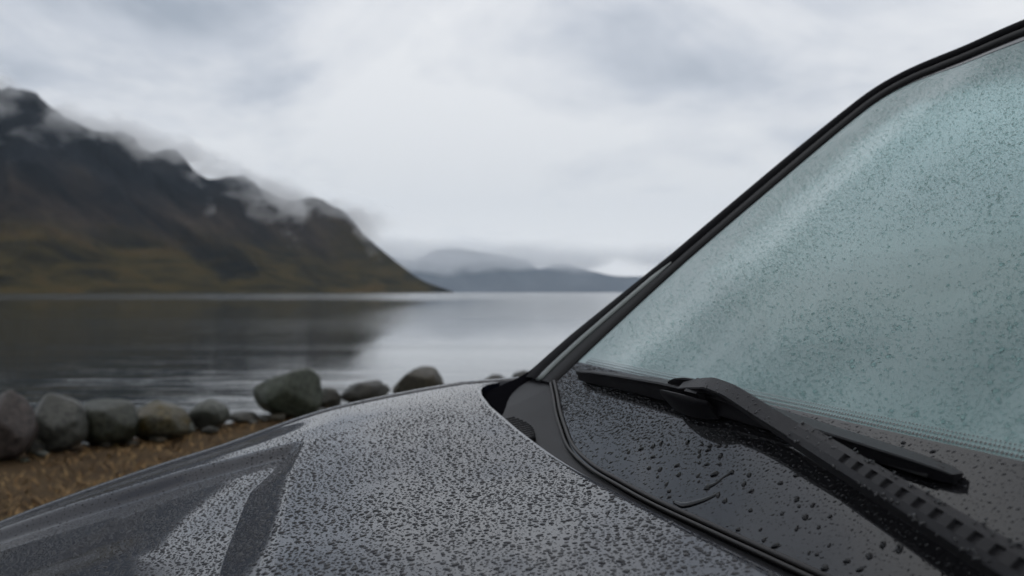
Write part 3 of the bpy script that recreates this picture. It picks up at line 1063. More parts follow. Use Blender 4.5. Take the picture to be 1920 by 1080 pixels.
def build_pillars():
    for T in (lambda t: t, mir):
        n = 90
        def resamp(c):
            d = np.r_[0, np.cumsum(np.linalg.norm(np.diff(c, axis=0), axis=1))]
            return np.stack([np.interp(np.linspace(0, d[-1], n), d, c[:, i]) for i in range(2)], 1)
        e, o = resamp(edge_c), resamp(out_c)
        # pair by arc length measured round the corner: split both at the corner
        def split(c, key):
            i = int(np.argmin(np.abs(c[:, 0] - key[0]) + np.abs(c[:, 1] - key[1])))
            def rs(x, m):
                d = np.r_[0, np.cumsum(np.linalg.norm(np.diff(x, axis=0), axis=1))]
                return np.stack([np.interp(np.linspace(0, d[-1], m), d, x[:, k]) for k in range(2)], 1)
            return np.vstack([rs(c[:i + 1], 60), rs(c[i:], 40)[1:]])
        e = split(edge_c, (-0.755, 1.092))
        o = split(out_c, (-0.785, 1.145))
        slim = np.interp(np.arange(len(e)), [0, 8, 24, len(e)], [1.0, 1.0, 0.74, 0.74])[:, None]
        o = e + (o - e) * slim
        # cross rows: fraction from glass edge to outer line, height over the glass plane
        def strip(name, rows, mat, sl=slice(None)):
            V = []
            for fr, h in rows:
                p = e + (o - e) * fr
                V.append(G(p[sl, 0], T(p[sl, 1]), np.full(len(p[sl]), h)))
            V = np.array(V).transpose(1, 0, 2)
            return part(name, V.reshape(-1, 3), grid_faces(V.shape[0], V.shape[1]), mat, face=GN)
        # flat satin strip beside the glass, groove, black rounded outer skin
        tr = strip('pillar_trim', [(0.0, 0.0008), (0.02, 0.003), (0.10, 0.0042), (0.28, 0.0046), (0.36, 0.003), (0.37, -0.010)], 'trim')
        strip('pillar_groove', [(0.355, -0.006), (0.50, -0.006)], 'rubber')
        bo = strip('pillar', [(0.43, -0.012), (0.435, 0.001), (0.46, 0.0052), (0.60, 0.0078), (0.80, 0.0070), (0.93, 0.0028), (1.0, -0.004), (1.03, -0.018), (1.02, -0.04), (0.9, -0.055), (0.6, -0.055), (0.25, -0.035), (0.10, -0.006)], 'pillarblack')
        # grey glossy bead in the groove low on the pillar
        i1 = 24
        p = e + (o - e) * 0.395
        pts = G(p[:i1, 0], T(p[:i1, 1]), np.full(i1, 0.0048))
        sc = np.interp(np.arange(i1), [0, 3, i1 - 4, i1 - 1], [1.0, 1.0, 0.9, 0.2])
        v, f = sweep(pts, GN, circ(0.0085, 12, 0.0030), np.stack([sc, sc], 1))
        part('pillar_bead', v, f, 'beadstrip')
        autosmooth(bo, 60)


def build_cowl():
    # gutter panel between hood and glass
    ts = np.concatenate([np.linspace(mir(1.33), 0.4, 30), np.linspace(0.41, 1.33, 130)])
    V = []
    m = 12
    for t in ts:
        tt = t if t > TC else mir(t)
        a = float(rear_s(t)) + 0.02
        tb = min(max(t, 0.037), 1.203)
        b = float(seal_s(tb)) - 0.002
        za = float(hood_z(a, t)) - 0.020
        zb_ = float(glass_z(b, t)) - 0.0015
        f = np.linspace(0, 1, m)
        s = a + (b - a) * f
        z = za + (zb_ - za) * f - 0.007 * np.sin(math.pi * f) ** 1.2
        V.append(W(s, t, z))
    V = np.array(V)
    co = part('cowl_panel', V.reshape(-1, 3), grid_faces(len(ts), m), 'cowl', face=(0, 0, 1.0))
    # short ribs of the air inlet near the far corner
    for T in (lambda t: t, mir):
        for i in range(11):
            t = 1.035 + i * 0.0105
            s0 = float(rear_s(t)) - 0.004
            L_ = 0.020 + 0.010 * math.sin(i * 0.28)
            z0 = float(hood_z(s0, t)) - 0.0190
            pth = np.array([W(s0, T(t), z0 - 0.002), W(s0 - L_ * 0.5, T(t), z0 + 0.0012), W(s0 - L_, T(t), z0 + 0.0035)])
            v, f = sweep(pth, (0, 0, 1), circ(0.0026, 6, 0.004))
            part('inlet_rib', v, f, 'cowl', co)
    # raised corner cover that closes the gutter against the pillar
    for T in (lambda t: t, mir):
        V = []
        for u in np.linspace(0, 1, 16):
            row = []
            for q in np.linspace(0, 1, 12):
                s = -0.268 + (-0.368 + 0.268) * u
                tlo = np.interp(u, [0, 0.3, 1], [1.165, 1.150, 1.215])
                thi = np.interp(u, [0, 0.25, 0.6, 1], [1.17, 1.225, 1.270, 1.275])
                t = tlo + (thi - tlo) * q
                bul = 0.012 * math.sin(math.pi * q) ** 0.8 * math.sin(math.pi * min(1, u * 1.1 + 0.05)) ** 0.7
                z = -0.168 + 0.040 * u ** 1.5 + 0.012 * q + bul
                row.append(W(s, T(t), z))
            V.append(row)
        V = np.array(V)
        part('corner_cover', V.reshape(-1, 3), grid_faces(16, 12), 'cowl', face=(0, 0, 1.0))
    # black weather strip that hooks round the hood corner and runs into the pillar
    for T in (lambda t: t, mir):
        P = [(-0.264, 1.140, -0.160), (-0.276, 1.200, -0.152), (-0.288, 1.250, -0.146), (-0.304, 1.290, -0.140), (-0.326, 1.312, -0.134), (-0.350, 1.318, -0.121), (-0.376, 1.313, -0.098), (-0.41, 1.305, -0.067), (-0.45, 1.295, -0.032)]
        pc = catmull(P, 8)
        pts = W(pc[:, 0], T(pc[:, 1]), pc[:, 2])
        sc = np.interp(np.linspace(0, 1, len(pts)), [0, 0.15, 0.5, 0.8, 1], [0.5, 1.0, 1.15, 0.9, 0.4])
        v, f = sweep(pts, (0, 0, 1), circ(0.023, 12, 0.010), np.stack([sc, sc], 1))
        part('weather_strip', v, f, 'matteblack')
    # grooved seal along the foot of the glass: three parallel lips
    for off, h, r in ((0.000, 0.0014, 0.0019), (0.0048, 0.0004, 0.0016)):
        p = seal_c
        d = np.gradient(p, axis=0)
        nrm = np.stack([-d[:, 1], d[:, 0]], 1)
        nrm /= np.linalg.norm(nrm, axis=1, keepdims=True)
        nrm *= np.sign(nrm[:, :1] + 1e-9)
        nrm[:, 0] = np.abs(nrm[:, 0])
        q = p + nrm * off
        zq = glass_z(p[:, 0], p[:, 1])
        pts = W(q[:, 0], q[:, 1], zq + h + 0.0012 - off * 0.25)
        v, f = sweep(pts, GN, circ(r, 8))
        part('glass_seal', v, f, 'seal')


def build_wiper(pivot_t, stretch):
    """arm with pockets (part) > blade, rubber, connector, tongue (sub-parts)"""
    def P(s, t, n):
        return G(s, pivot_t + (np.asarray(t, float) - 0.19) * stretch, n)
    # --- arm cover with a row of square pockets
    A0 = np.array([-0.3546, 0.5845]); A1 = np.array([-0.3085, 0.200])
    dirn = A1 - A0
    Ln = math.hypot(*dirn)
    wdir = np.array([-dirn[1], dirn[0]]) / Ln
    if wdir[0] > 0:
        wdir = -wdir
    def pt(x, y, n):
        f = x / Ln
        p = A0 + dirn * f + wdir * y
        lift = 0.032 - 0.002 * f
        return P(p[0], p[1], lift + n)
    xs, kinds = [0.0], []
    pk0 = 0.068
    pitch = 0.0161
    x = 0.0
    while x < Ln - 1e-6:
        i = int(round((x - pk0) / pitch)) if x >= pk0 - 1e-6 else -1
        if x < pk0 - 1e-6:
            nx, kd = min(x + 0.0175, pk0), 0
            if pk0 - nx < 1e-4:
                nx = pk0
        else:
            ph = (x - pk0) / pitch
            ib = int(math.floor(ph + 1e-6))
            loc = x - pk0 - ib * pitch
            if ib >= 11:
                nx, kd = min(x + 0.03, Ln), 0
            elif loc < 1e-6:
                nx, kd = x + 0.0078, 1
            else:
                nx, kd = pk0 + (ib + 1) * pitch, 0
        xs.append(nx); kinds.append(kd); x = nx
    bm = bmesh.new()
    ycol = [-0.0082, -0.0070, -0.0028, 0.0028, 0.0070, 0.0082]
    hcol = [-0.0105, -0.0010, 0.0, 0.0, -0.0010, -0.0105]
    def wid(x):
        return 0.76 + 0.12 * x / Ln
    cols = []
    for x in xs:
        cols.append([bm.verts.new(Vector(pt(x, y * wid(x), h) - ROOT)) for y, h in zip(ycol, hcol)])
    for i, kd in enumerate(kinds):
        a, b = cols[i], cols[i + 1]
        for j in range(5):
            if j == 2 and kd:
                dep = -0.0020
                low = [bm.verts.new(Vector(pt(xx, yy * wid(xx) * 0.86, dep) - ROOT)) for xx, yy in ((xs[i] + 0.0008, -0.0028), (xs[i + 1] - 0.0008, -0.0028), (xs[i + 1] - 0.0008, 0.0028), (xs[i] + 0.0008, 0.0028))]
                q = [a[2], b[2], b[3], a[3]]
                for k in range(4):
                    bm.faces.new((q[k], q[(k + 1) % 4], low[(k + 1) % 4], low[k]))
                bm.faces.new(low)
            else:
                bm.faces.new((a[j], b[j], b[j + 1], a[j + 1]))
    bm.faces.new(cols[0])
    bm.faces.new(cols[-1][::-1])
    bmesh.ops.recalc_face_normals(bm, faces=bm.faces)
    me = bpy.data.meshes.new('wiper_arm')
    bm.to_mesh(me)
    bm.free()
    arm = link('wiper_arm', me, M['wiper'], car)
    # --- slim front bar that reaches over to the blade
    c = catmull([(-0.3535, 0.578, 0.0300), (-0.3602, 0.642, 0.0338), (-0.3640, 0.675, 0.0356), (-0.3665, 0.700, 0.0368), (-0.3688, 0.735, 0.0362), (-0.3688, 0.752, 0.0345), (-0.3686, 0.775, 0.0312), (-0.3672, 0.803, 0.0272)], 7)
    pts = P(c[:, 0], c[:, 1], c[:, 2])
    u = np.linspace(0, 1, len(pts))
    sw = np.interp(u, [0, 0.5, 0.75, 1], [1.0, 0.95, 1.0, 0.7])
    prof = [(-0.0069, -0.0085), (-0.0069, -0.0015), (-0.0058, 0), (0.0058, 0), (0.0069, -0.0015), (0.0069, -0.0085), (0.0057, -0.0085), (0.0055, -0.0022), (-0.0055, -0.0022), (-0.0057, -0.0085)]
    v, f = sweep(pts, GN, prof, np.stack([sw, np.interp(u, [0, 0.55, 0.8, 1], [1, 0.8, 0.55, 0.4])], 1))
    o = part('arm_bar', v, f, 'wiper', arm)
    autosmooth(o)
    # --- blade: asymmetric spoiler on a rubber lip
    n = 70
    tt = np.linspace(1.121, 0.463, n)
    u = np.linspace(0, 1, n)
    bs = -0.3645 - 0.0045 * np.sin(math.pi * u)
    sc = np.interp(u, [0, 0.012, 0.06, 0.35, 0.52, 0.70, 0.95, 0.99, 1], [0.55, 0.80, 0.98, 1.25, 1.30, 1.05, 0.74, 0.60, 0.42])
    hc = np.interp(u, [0, 0.012, 0.10, 0.40, 0.52, 0.65, 0.95, 0.99, 1], [0.60, 0.80, 0.98, 1.22, 1.22, 0.90, 0.58, 0.48, 0.38])
    pts = P(bs, tt, np.full(n, 0.0))
    prof = [(-0.0095, 0.0075), (-0.0098, 0.0095), (-0.0070, 0.0125), (-0.0010, 0.0175), (0.0022, 0.0205), (0.0036, 0.0200), (0.0046, 0.0140), (0.0082, 0.0100), (0.0085, 0.0078)]
    v, f = sweep(pts, GN, prof, np.stack([sc, hc], 1))
    b = part('wiper_blade', v, f, 'wiper', arm)
    autosmooth(b, 40)
    prof = [(-0.0016, -0.0004), (0.0016, -0.0004), (0.0020, 0.0085), (-0.0020, 0.0085)]
    v, f = sweep(pts[1:-1], GN, prof)
    part('blade_rubber', v, f, 'rubber', arm)
    prof = [(-0.0065, 0.0050), (0.0065, 0.0050), (0.0065, 0.0062), (-0.0065, 0.0062)]
    v, f = sweep(pts[2:-2], GN, prof)
    part('blade_rail', v, f, 'rubber', arm)
    # --- hooded connector in the middle of the blade, open at the top
    cc = np.linspace(0.842, 0.742, 13)
    sk = []
    for x in cc:
        q = (x - 0.742) / 0.10
        sk.append((0.0125 * (0.45 + 0.55 * math.sin(math.pi * min(max(q, 0.02), 0.98)) ** 0.5), 0.0300 * (0.70 + 0.30 * math.sin(math.pi * min(max(q * 0.9 + 0.05, 0.02), 0.98)) ** 0.6)))
    V = []
    for x, (hw, hh) in zip(cc, sk):
        sv = -0.3655 + 0.0
        row = [(hw, 0.006), (hw, hh * 0.75), (hw * 0.92, hh * 0.93), (hw * 0.72, hh), (hw * 0.62, hh * 0.97), (hw * 0.58, hh * 0.55), (-hw * 0.58, hh * 0.55), (-hw * 0.62, hh * 0.97), (-hw * 0.72, hh), (-hw * 0.92, hh * 0.93), (-hw, hh * 0.75), (-hw, 0.006)]
        V.append([P(sv, x, h) + GU * y for y, h in row])
    V = np.array(V)
    nn, kk = V.shape[:2]
    f = []
    for i in range(nn - 1):
        for j in range(kk):
            a, b2 = i * kk + j, i * kk + (j + 1) % kk
            f.append((a, b2, b2 + kk, a + kk))
    f.append(tuple(range(kk)))
    f.append(tuple((nn - 1) * kk + j for j in range(kk))[::-1])
    o = part('blade_connector', V.reshape(-1, 3), f, 'wiper', arm)
    autosmooth(o, 50)
    pts = np.array([P(-0.3680, 0.768, 0.012), P(-0.3680, 0.768, 0.030)])
    v, f = sweep(pts, LV, [(-0.008, -0.012), (0.008, -0.012), (0.008, 0.012), (-0.008, 0.012)])
    part('connector_block', v, f, 'wiper', arm, smooth=False)
    # --- pivot cap
    pv = np.array([P(-0.307, 0.190, -0.02), P(-0.307, 0.190, 0.024), P(-0.307, 0.190, 0.035), P(-0.307, 0.190, 0.038)])
    v, f = sweep(pv, FV, circ(0.020, 18), np.stack([[1, 1, 0.9, 0.5]] * 2, 1))
    part('pivot_cap', v, f, 'wiper', arm)


M['pillarblack'] = coat_mat('pillar_black', (0.004, 0.004, 0.005), 0.75, 0.0, 0, 0, 400, 0.06)
M['seal'] = coat_mat('glass_seal_rubber', (0.022, 0.021, 0.021), 0.5, 0.0, 0, 0.3, 500, 0.3)
M['beadstrip'] = coat_mat('grey_bead', (0.10, 0.115, 0.11), 0.35, 0.2)
build_hood()
build_fender(1)
build_fender(-1)
build_body()
build_windshield()
build_pillars()
build_cowl()
build_wiper(0.19, 1.0)
build_wiper(-0.10, 0.52)

# ------------------------------------------------------------------ boulders along the shore
def rock_mat(name, base, lichen, dark):
    m, n = new_mat(name)
    co = n.add('ShaderNodeTexCoord').outputs['Object']
    a = n.noise(co, 3.2, 6, 0.62, 0.3)
    b = n.noise(co, 22, 6, 0.7)
    c = n.mixc(n.ramp(a, [(0.40, 0), (0.62, 1)]), base, lichen)
    c = n.mixc(n.ramp(b, [(0.36, 1), (0.56, 0)]), c, dark)
    r = n.math('MULTIPLY_ADD', a, 0.4, 0.25)
    principled(n, c, r, n.bump(b, 0.6, 0.02), **{'Specular IOR Level': 0.22})
    return m


RK = {
    'red': rock_mat('reddish_stone', (0.0400, 0.0320, 0.0290), (0.0640, 0.0510, 0.0460), (0.0160, 0.0140, 0.0130)),
    'grey': rock_mat('grey_stone', (0.0457, 0.0474, 0.0412), (0.0670, 0.0678, 0.0584), (0.0187, 0.0193, 0.0169)),
    'olive': rock_mat('olive_stone', (0.0210, 0.0238, 0.0150), (0.0350, 0.0360, 0.0246), (0.0091, 0.0106, 0.0069)),
    'ochre': rock_mat('ochre_stone', (0.0632, 0.0452, 0.0102), (0.0636, 0.0644, 0.0485), (0.0160, 0.0135, 0.0066)),
    'pale': rock_mat('pale_stone', (0.0617, 0.0660, 0.0570), (0.0830, 0.0873, 0.0742), (0.0248, 0.0263, 0.0228)),
    'green': rock_mat('green_grey_stone', (0.0347, 0.0423, 0.0292), (0.0517, 0.0587, 0.0435), (0.0164, 0.0197, 0.0133)),
    'dark': rock_mat('dark_stone', (0.0214, 0.0206, 0.0161), (0.0368, 0.0343, 0.0257), (0.0092, 0.0092, 0.0078)),
    'brown': rock_mat('brown_grey_stone', (0.0376, 0.0329, 0.0230), (0.0526, 0.0475, 0.0342), (0.0167, 0.0149, 0.0108)),
}


def boulder(x, y, hw, h, mat, seed, label, depth=None, tilt=0.0, yaw=0.0, cuts=4, sink=0.03, z0=None, lump=0.16, sub=4):
    bm = bmesh.new()
    bmesh.ops.create_icosphere(bm, subdivisions=sub, radius=1.0)
    rnd = random.Random(seed)
    planes = []
    for _ in range(cuts + 1):
        v = Vector((rnd.uniform(-1, 1), rnd.uniform(-1, 0.4), rnd.uniform(-0.35, 1))).normalized()
        planes.append((v, rnd.uniform(0.60, 0.84)))
    rot = Matrix.Rotation(tilt, 3, 'Y') @ Matrix.Rotation(yaw, 3, 'Z')
    depth = depth or hw * 1.05
    for v in bm.verts:
        p = v.co.copy()
        nz = mnoise.fractal(p * 1.1 + Vector((seed * 3.7, 0, 0)), 1.0, 2.0, 4)
        p *= 1 + lump * nz
        for nrm, d in planes:
            e = p.dot(nrm) - d
            if e > 0:
                p -= nrm * e * 0.86
        p += v.co * 0.025 * mnoise.fractal(v.co * 5 + Vector((seed, 0, 0)), 1.0, 2.0, 4)
        v.co = rot @ p
    mn = [min(v.co[i] for v in bm.verts) for i in range(3)]
    mx = [max(v.co[i] for v in bm.verts) for i in range(3)]
    hh = h * (1 + sink)
    for v in bm.verts:
        q = [(v.co[i] - (mn[i] + mx[i]) / 2) / (mx[i] - mn[i]) for i in range(3)]
        v.co = Vector((q[0] * 2 * hw, q[1] * 2 * depth, (q[2] + 0.5) * hh - h * sink))
    me = bpy.data.meshes.new('boulder')
    bm.to_mesh(me)
    bm.free()
    me.polygons.foreach_set('use_smooth', np.ones(len(me.polygons), dtype=bool))
    o = link('boulder', me, RK[mat])
    o.location = (x, y, float(ground_z(x, y)) if z0 is None else z0)
    tag(o, label, 'boulder', 'boulders along the lake shore')
    return o


boulder(-3.68, 7.25, 0.20, 0.52, 'red', 3, 'tall reddish grey boulder cut off by the left edge of the photo', cuts=3)
boulder(-3.53, 7.72, 0.235, 0.455, 'grey', 8, 'big grey boulder with a flat round face, second from the left edge', tilt=-0.35, cuts=5)
boulder(-3.28, 8.05, 0.25, 0.365, 'olive', 12, 'dark olive round boulder right of the big grey flat-faced one', cuts=3, tilt=0.2)
boulder(-3.00, 8.45, 0.245, 0.325, 'ochre', 17, 'ochre and pale boulder sloping down to the right, dark below', tilt=0.45, cuts=4)
boulder(-2.78, 9.12, 0.195, 0.275, 'pale', 21, 'small light grey round boulder beside the water', cuts=2, lump=0.10)
boulder(-2.19, 9.75, 0.335, 0.50, 'green', 26, 'largest green grey boulder, standing behind the car fender', tilt=0.5, cuts=4)
boulder(-1.99, 10.7, 0.155, 0.255, 'dark', 31, 'dark boulder half hidden behind the largest green grey one', cuts=4)
boulder(-1.63, 11.1, 0.275, 0.295, 'dark', 36, 'dark flat-topped boulder in the middle above the fender', cuts=5)
boulder(-1.34, 12.2, 0.125, 0.245, 'brown', 41, 'small brown boulder tucked against the pointed one', cuts=4)
boulder(-1.10, 12.0, 0.280, 0.375, 'brown', 44, 'brown grey boulder with a pointed rounded top near the pillar', cuts=4, tilt=0.2)
boulder(-0.22, 13.1, 0.185, 0.20, 'dark', 49, 'low dark stone just left of the black pillar foot', cuts=3)
boulder(0.16, 13.2, 0.17, 0.235, 'dark', 53, 'low dark stone partly behind the black pillar foot', cuts=3)
boulder(-2.55, 9.45, 0.14, 0.11, 'dark', 57, 'flat low dark stone left of the largest boulder', cuts=3)
boulder(-2.86, 8.72, 0.085, 0.12, 'pale', 61, 'little pale stone lying in the grass under the light grey boulder', cuts=3)
boulder(-2.95, 8.95, 0.10, 0.15, 'dark', 63, 'little dark stone between ochre boulder and light grey boulder', cuts=3)
boulder(-3.60, 7.50, 0.075, 0.13, 'dark', 66, 'small dark stone wedged between the two leftmost boulders', cuts=3)
boulder(-3.50, 7.42, 0.05, 0.05, 'pale', 69, 'tiny pale stone at the foot of the big grey boulder', cuts=2)

for i_ in range(26):
    u_ = i_ / 25 + random.uniform(-0.02, 0.02)
    x_ = -3.75 + 3.2 * u_ + random.uniform(-0.12, 0.12)
    y_ = 7.1 + 4.85 * u_ + random.uniform(-0.25, 0.30)
    r_ = random.uniform(0.03, 0.075)
    st_ = boulder(x_, y_, r_, r_ * random.uniform(0.8, 1.3), random.choice(['dark', 'olive', 'brown', 'grey']), 100 + i_, 'small stone lying among the feet of the shore boulders', cuts=3, sub=2)
    st_.name = 'small_stone'
    st_['category'] = 'stone'
    st_['group'] = 'small stones among the boulders'


def build_grass():
    n = 42000
    x = rng.uniform(-6.5, 0.6, n)
    y = rng.uniform(4.2, 12.0, n)
    d = shore_d(x, y)
    keep = (d < 0.35) & (rng.random(n) < np.clip(0.25 + 0.5 * np.sin(x * 2.3) * np.sin(y * 1.9 + 1) + 0.35, 0.05, 1))
    x, y = x[keep], y[keep]
    n = len(x)
    z = ground_z(x, y)
    a = rng.uniform(0, 2 * math.pi, n)
    lean = rng.uniform(0.85, 1.5, n)
    Lh = rng.uniform(0.05, 0.15, n)
    wd = rng.uniform(0.002, 0.006, n)
    dx, dy = np.cos(a), np.sin(a)
    base = np.stack([x, y, z - 0.005], 1)
    dirv_ = np.stack([dx * np.sin(lean), dy * np.sin(lean), np.cos(lean)], 1)
    side = np.stack([-dy, dx, 0 * dx], 1) * wd[:, None]
    midp = base + dirv_ * Lh[:, None] * 0.55 + np.array([0, 0, 0.004])
    tip = base + dirv_ * Lh[:, None] + np.array([0, 0, -0.10]) * (lean * Lh)[:, None]
    v = np.stack([base - side, base + side, midp + side * 0.8, midp - side * 0.8, tip], 1).reshape(-1, 3)
    i = np.arange(n)[:, None] * 5
    tri = np.concatenate([i + np.array([[0, 1, 2]]), i + np.array([[0, 2, 3]]), i + np.array([[3, 2, 4]])], 0)
    m, nt = new_mat('dry_grass')
    co = nt.add('ShaderNodeTexCoord').outputs['Object']
    c = nt.ramp(nt.noise(co, 9, 4, 0.6), [(0.32, (0.030, 0.015, 0.006)), (0.46, (0.125, 0.072, 0.030)), (0.55, (0.27, 0.175, 0.083)), (0.68, (0.085, 0.064, 0.024))])
    principled(nt, c, 0.8, None, **{'Specular IOR Level': 0.1})
    o = link('dry_grass', mesh_np('dry_grass', v, tri), m)
    tag(o, 'dead orange brown grass and straw between car and boulders', 'grass', kind='stuff')


build_grass()

# ------------------------------------------------------------------ rain
def beads(P, N, r, hr, seg, el=None, ang=None, rr=None):
    """dome meshes: positions, normals, radii, height ratio"""
    n = len(P)
    rr = rr or rng
    ref = np.broadcast_to(LV, N.shape)
    U = ref - (ref * N).sum(1, keepdims=True) * N
    U /= np.linalg.norm(U, axis=1, keepdims=True)
    Vv = np.cross(N, U)
    th = np.linspace(0, 2 * np.pi, seg, endpoint=False)
    el = rr.uniform(0.8, 1.25, n) if el is None else el
    ang = rr.uniform(0, np.pi, n) if ang is None else ang
    ph = rr.uniform(0, 6.28, (n, 2))
    wob = 1 + 0.10 * np.sin(2 * th[None] + ph[:, :1]) + 0.08 * np.sin(3 * th[None] + ph[:, 1:])
    rings = [(1.0, -0.06), (0.90, 0.42), (0.58, 0.82)]
    if seg <= 6:
        rings = [(1.0, -0.06), (0.74, 0.66)]
    out = []
    c, s_ = np.cos(ang)[:, None], np.sin(ang)[:, None]
    for fr, fh in rings:
        a = fr * wob * np.cos(th)[None] * el[:, None]
        b = fr * wob * np.sin(th)[None] / el[:, None]
        x = (a * c - b * s_) * r[:, None]
        y = (a * s_ + b * c) * r[:, None]
        out.append(P[:, None] + U[:, None] * x[..., None] + Vv[:, None] * y[..., None] + N[:, None] * (fh * hr * r)[:, None, None])
    apex = P + N * (hr * r)[:, None]
    v = np.concatenate(out + [apex[:, None]], 1)
    k = v.shape[1]
    nr = len(rings)
    tri = []
    for q in range(nr - 1):
        for j in range(seg):
            a, b = q * seg + j, q * seg + (j + 1) % seg
            tri += [(a, b, b + seg), (a, b + seg, a + seg)]
    q = (nr - 1) * seg
    for j in range(seg):
        tri.append((q + j, q + (j + 1) % seg, k - 1))
    tri = np.array(tri)
    f = (np.arange(n)[:, None, None] * k + tri[None]).reshape(-1, 3)
    return v.reshape(-1, 3), f


def scatter(s0, s1, t0, t1, radii, ok, cell=0.0006, gap=1.12, stretch=1.0):
    """pack discs of given radii (largest first) without overlap; returns s, t, r"""
    ns, nt_ = int((s1 - s0) * stretch / cell) + 1, int((t1 - t0) / cell) + 1
    occ = np.zeros((ns, nt_), bool)
    radii = np.sort(radii)[::-1]
    S = rng.uniform(s0, s1, len(radii))
    T_ = rng.uniform(t0, t1, len(radii))
    good = ok(S, T_)
    res = []
    for s, t, r, g in zip(S, T_, radii, good):
        if not g:
            continue
        i, j = int((s - s0) * stretch / cell), int((t - t0) / cell)
        k = max(1, int(r * gap / cell))
        i0, j0 = max(i - k, 0), max(j - k, 0)
        blk = occ[i0:i + k + 1, j0:j + k + 1]
        if blk[::2, ::2].any():
            continue
        kk = max(1, int(r * 0.9 / cell))
        occ[max(i - kk, 0):i + kk + 1, max(j - kk, 0):j + kk + 1] = True
        res.append((s, t, r))
    return np.array(res)


def hood_n(s, t):
    e = 0.0015
    ds = (W(s + e, t, hood_z(s + e, t)) - W(s - e, t, hood_z(s - e, t)))
    dt = (W(s, t + e, hood_z(s, t + e)) - W(s, t - e, hood_z(s, t - e)))
    n = np.cross(ds, dt)
    n *= np.sign(n[:, 2:3])
    return n / np.linalg.norm(n, axis=1, keepdims=True)


def pixel_area(P):
    return 1.0 / np.maximum(P[:, 1], 0.2) ** 2


def in_view(P, m=0.0):
    u = P[:, 0] / P[:, 1]
    v = (P[:, 2] - CAMZ) / P[:, 1]
    return (np.abs(u) < 0.514 + m) & (v > -0.285 - m) & (v < 0.2935 + m) & (P[:, 1] > 0.1)


BEAD_MESH = {}


def bead_object(name, P, N, r, hr, matkey, label, group, idx, ang=None):
    key = (matkey, idx % 8)
    if key not in BEAD_MESH:
        rr = np.random.default_rng(100 + idx % 8)
        v, f = beads(np.zeros((1, 3)), np.array([[0, 0, 1.0]]), np.ones(1), 1.0, 14, el=np.array([rr.uniform(0.9, 1.2)]), ang=np.array([rr.uniform(0, 3.1)]), rr=rr)
        me = mesh_np('raindrop', v, f)
        me.materials.append(M[matkey])
        BEAD_MESH[key] = me
    o = bpy.data.objects.new(name, BEAD_MESH[key])
    COL.objects.link(o)
    z = Vector(N)
    q = z.to_track_quat('Z', 'Y')
    o.rotation_mode = 'QUATERNION'
    o.rotation_quaternion = q
    o.location = P
    o.scale = (r, r, r * hr)
    tag(o, label, 'raindrop', group)
    return o


def rain_hood():
    n_try = 250000
    radii = np.exp(rng.normal(math.log(0.00072), 0.54, n_try))
    radii = np.clip(radii, 0.0004, 0.0025)
    def ok(s, t):
        tt = np.abs(t - TC)
        nz = np.array([mnoise.noise(Vector((a * 14, b * 14, 1.7))) + 0.6 * mnoise.noise(Vector((a * 45, b * 45, 5.1))) for a, b in zip(s, t)])
        return (rng.random(len(s)) < np.clip(0.80 + 0.75 * nz, 0.12, 1.0)) & (s > rear_s(t) + 0.004) & (tt < 0.712) & (rng.random(len(s)) < np.where(tt > 0.60, 0.75, 1.0))
    d = scatter(-0.31, 0.44, 0.12, 1.336, radii, ok, gap=1.42)
    s, t, r = d.T
    r = r * np.interp(np.abs(t - TC), [0.52, 0.56, 0.60, 0.63], [1.0, 0.75, 0.75, 0.5])
    r = r * np.interp(s, [0.0, 0.2], [1.0, 0.85])
    P = W(s, t, hood_z(s, t))
    N = hood_n(s, t)
    inv = in_view(P, -0.004)
    score = r / np.maximum(P[:, 1], 0.3)
    score[~inv] = 0
    pick = np.argsort(-score)[:190]
    sel = np.zeros(len(s), bool)
    sel[pick] = True
    hr = rng.uniform(0.26, 0.46, len(s))
    for i, k in enumerate(pick):
        bead_object('raindrop', P[k] - N[k] * 0.0, N[k], r[k], hr[k], 'drop_paint', 'one of the largest raindrops beaded on the dark grey hood', 'largest raindrops on the hood', i)
    # the flat top of the fender carries finer drops
    rf_ = np.clip(np.exp(rng.normal(math.log(0.0005), 0.4, 9000)), 0.0003, 0.0011)
    fd = scatter(-0.40, 0.44, 1.346, 1.388, rf_, lambda a, b: np.ones(len(a), bool), gap=1.5)
    fs, ft, fr = fd.T
    fz = hood_z(np.maximum(fs, -0.30), 1.338) + np.interp(ft, [1.348, 1.365, 1.384, 1.394], [0.0015, 0.0015, -0.0012, -0.0045]) - 0.06 * np.minimum(fs + 0.30, 0) - 0.0001
    FP = W(fs, ft - 0.16 * np.clip((fs - 0.25) / 0.45, 0, 1) ** 2.2, fz)
    FN = hood_n(np.maximum(fs, -0.29), np.full(len(fs), 1.338))
    rest = ~sel
    nearm = rest & (P[:, 1] < 0.85) & inv
    farm = rest & ~nearm
    v1, f1 = beads(P[nearm], N[nearm], r[nearm], hr[nearm], 8)
    v2, f2 = beads(P[farm], N[farm], r[farm], hr[farm], 6)
    v3, f3 = beads(FP, FN, fr, np.full(len(fr), 0.42), 6)
    me = mesh_np('hood_raindrops', np.vstack([v1, v2, v3]), np.vstack([f1, f2 + len(v1), f3 + len(v1) + len(v2)]))
    o = link('hood_raindrops', me, M['drop_paint'])
    tag(o, 'thousands of small raindrops covering the dark grey hood and fender', 'raindrops', kind='stuff')
    return len(s)


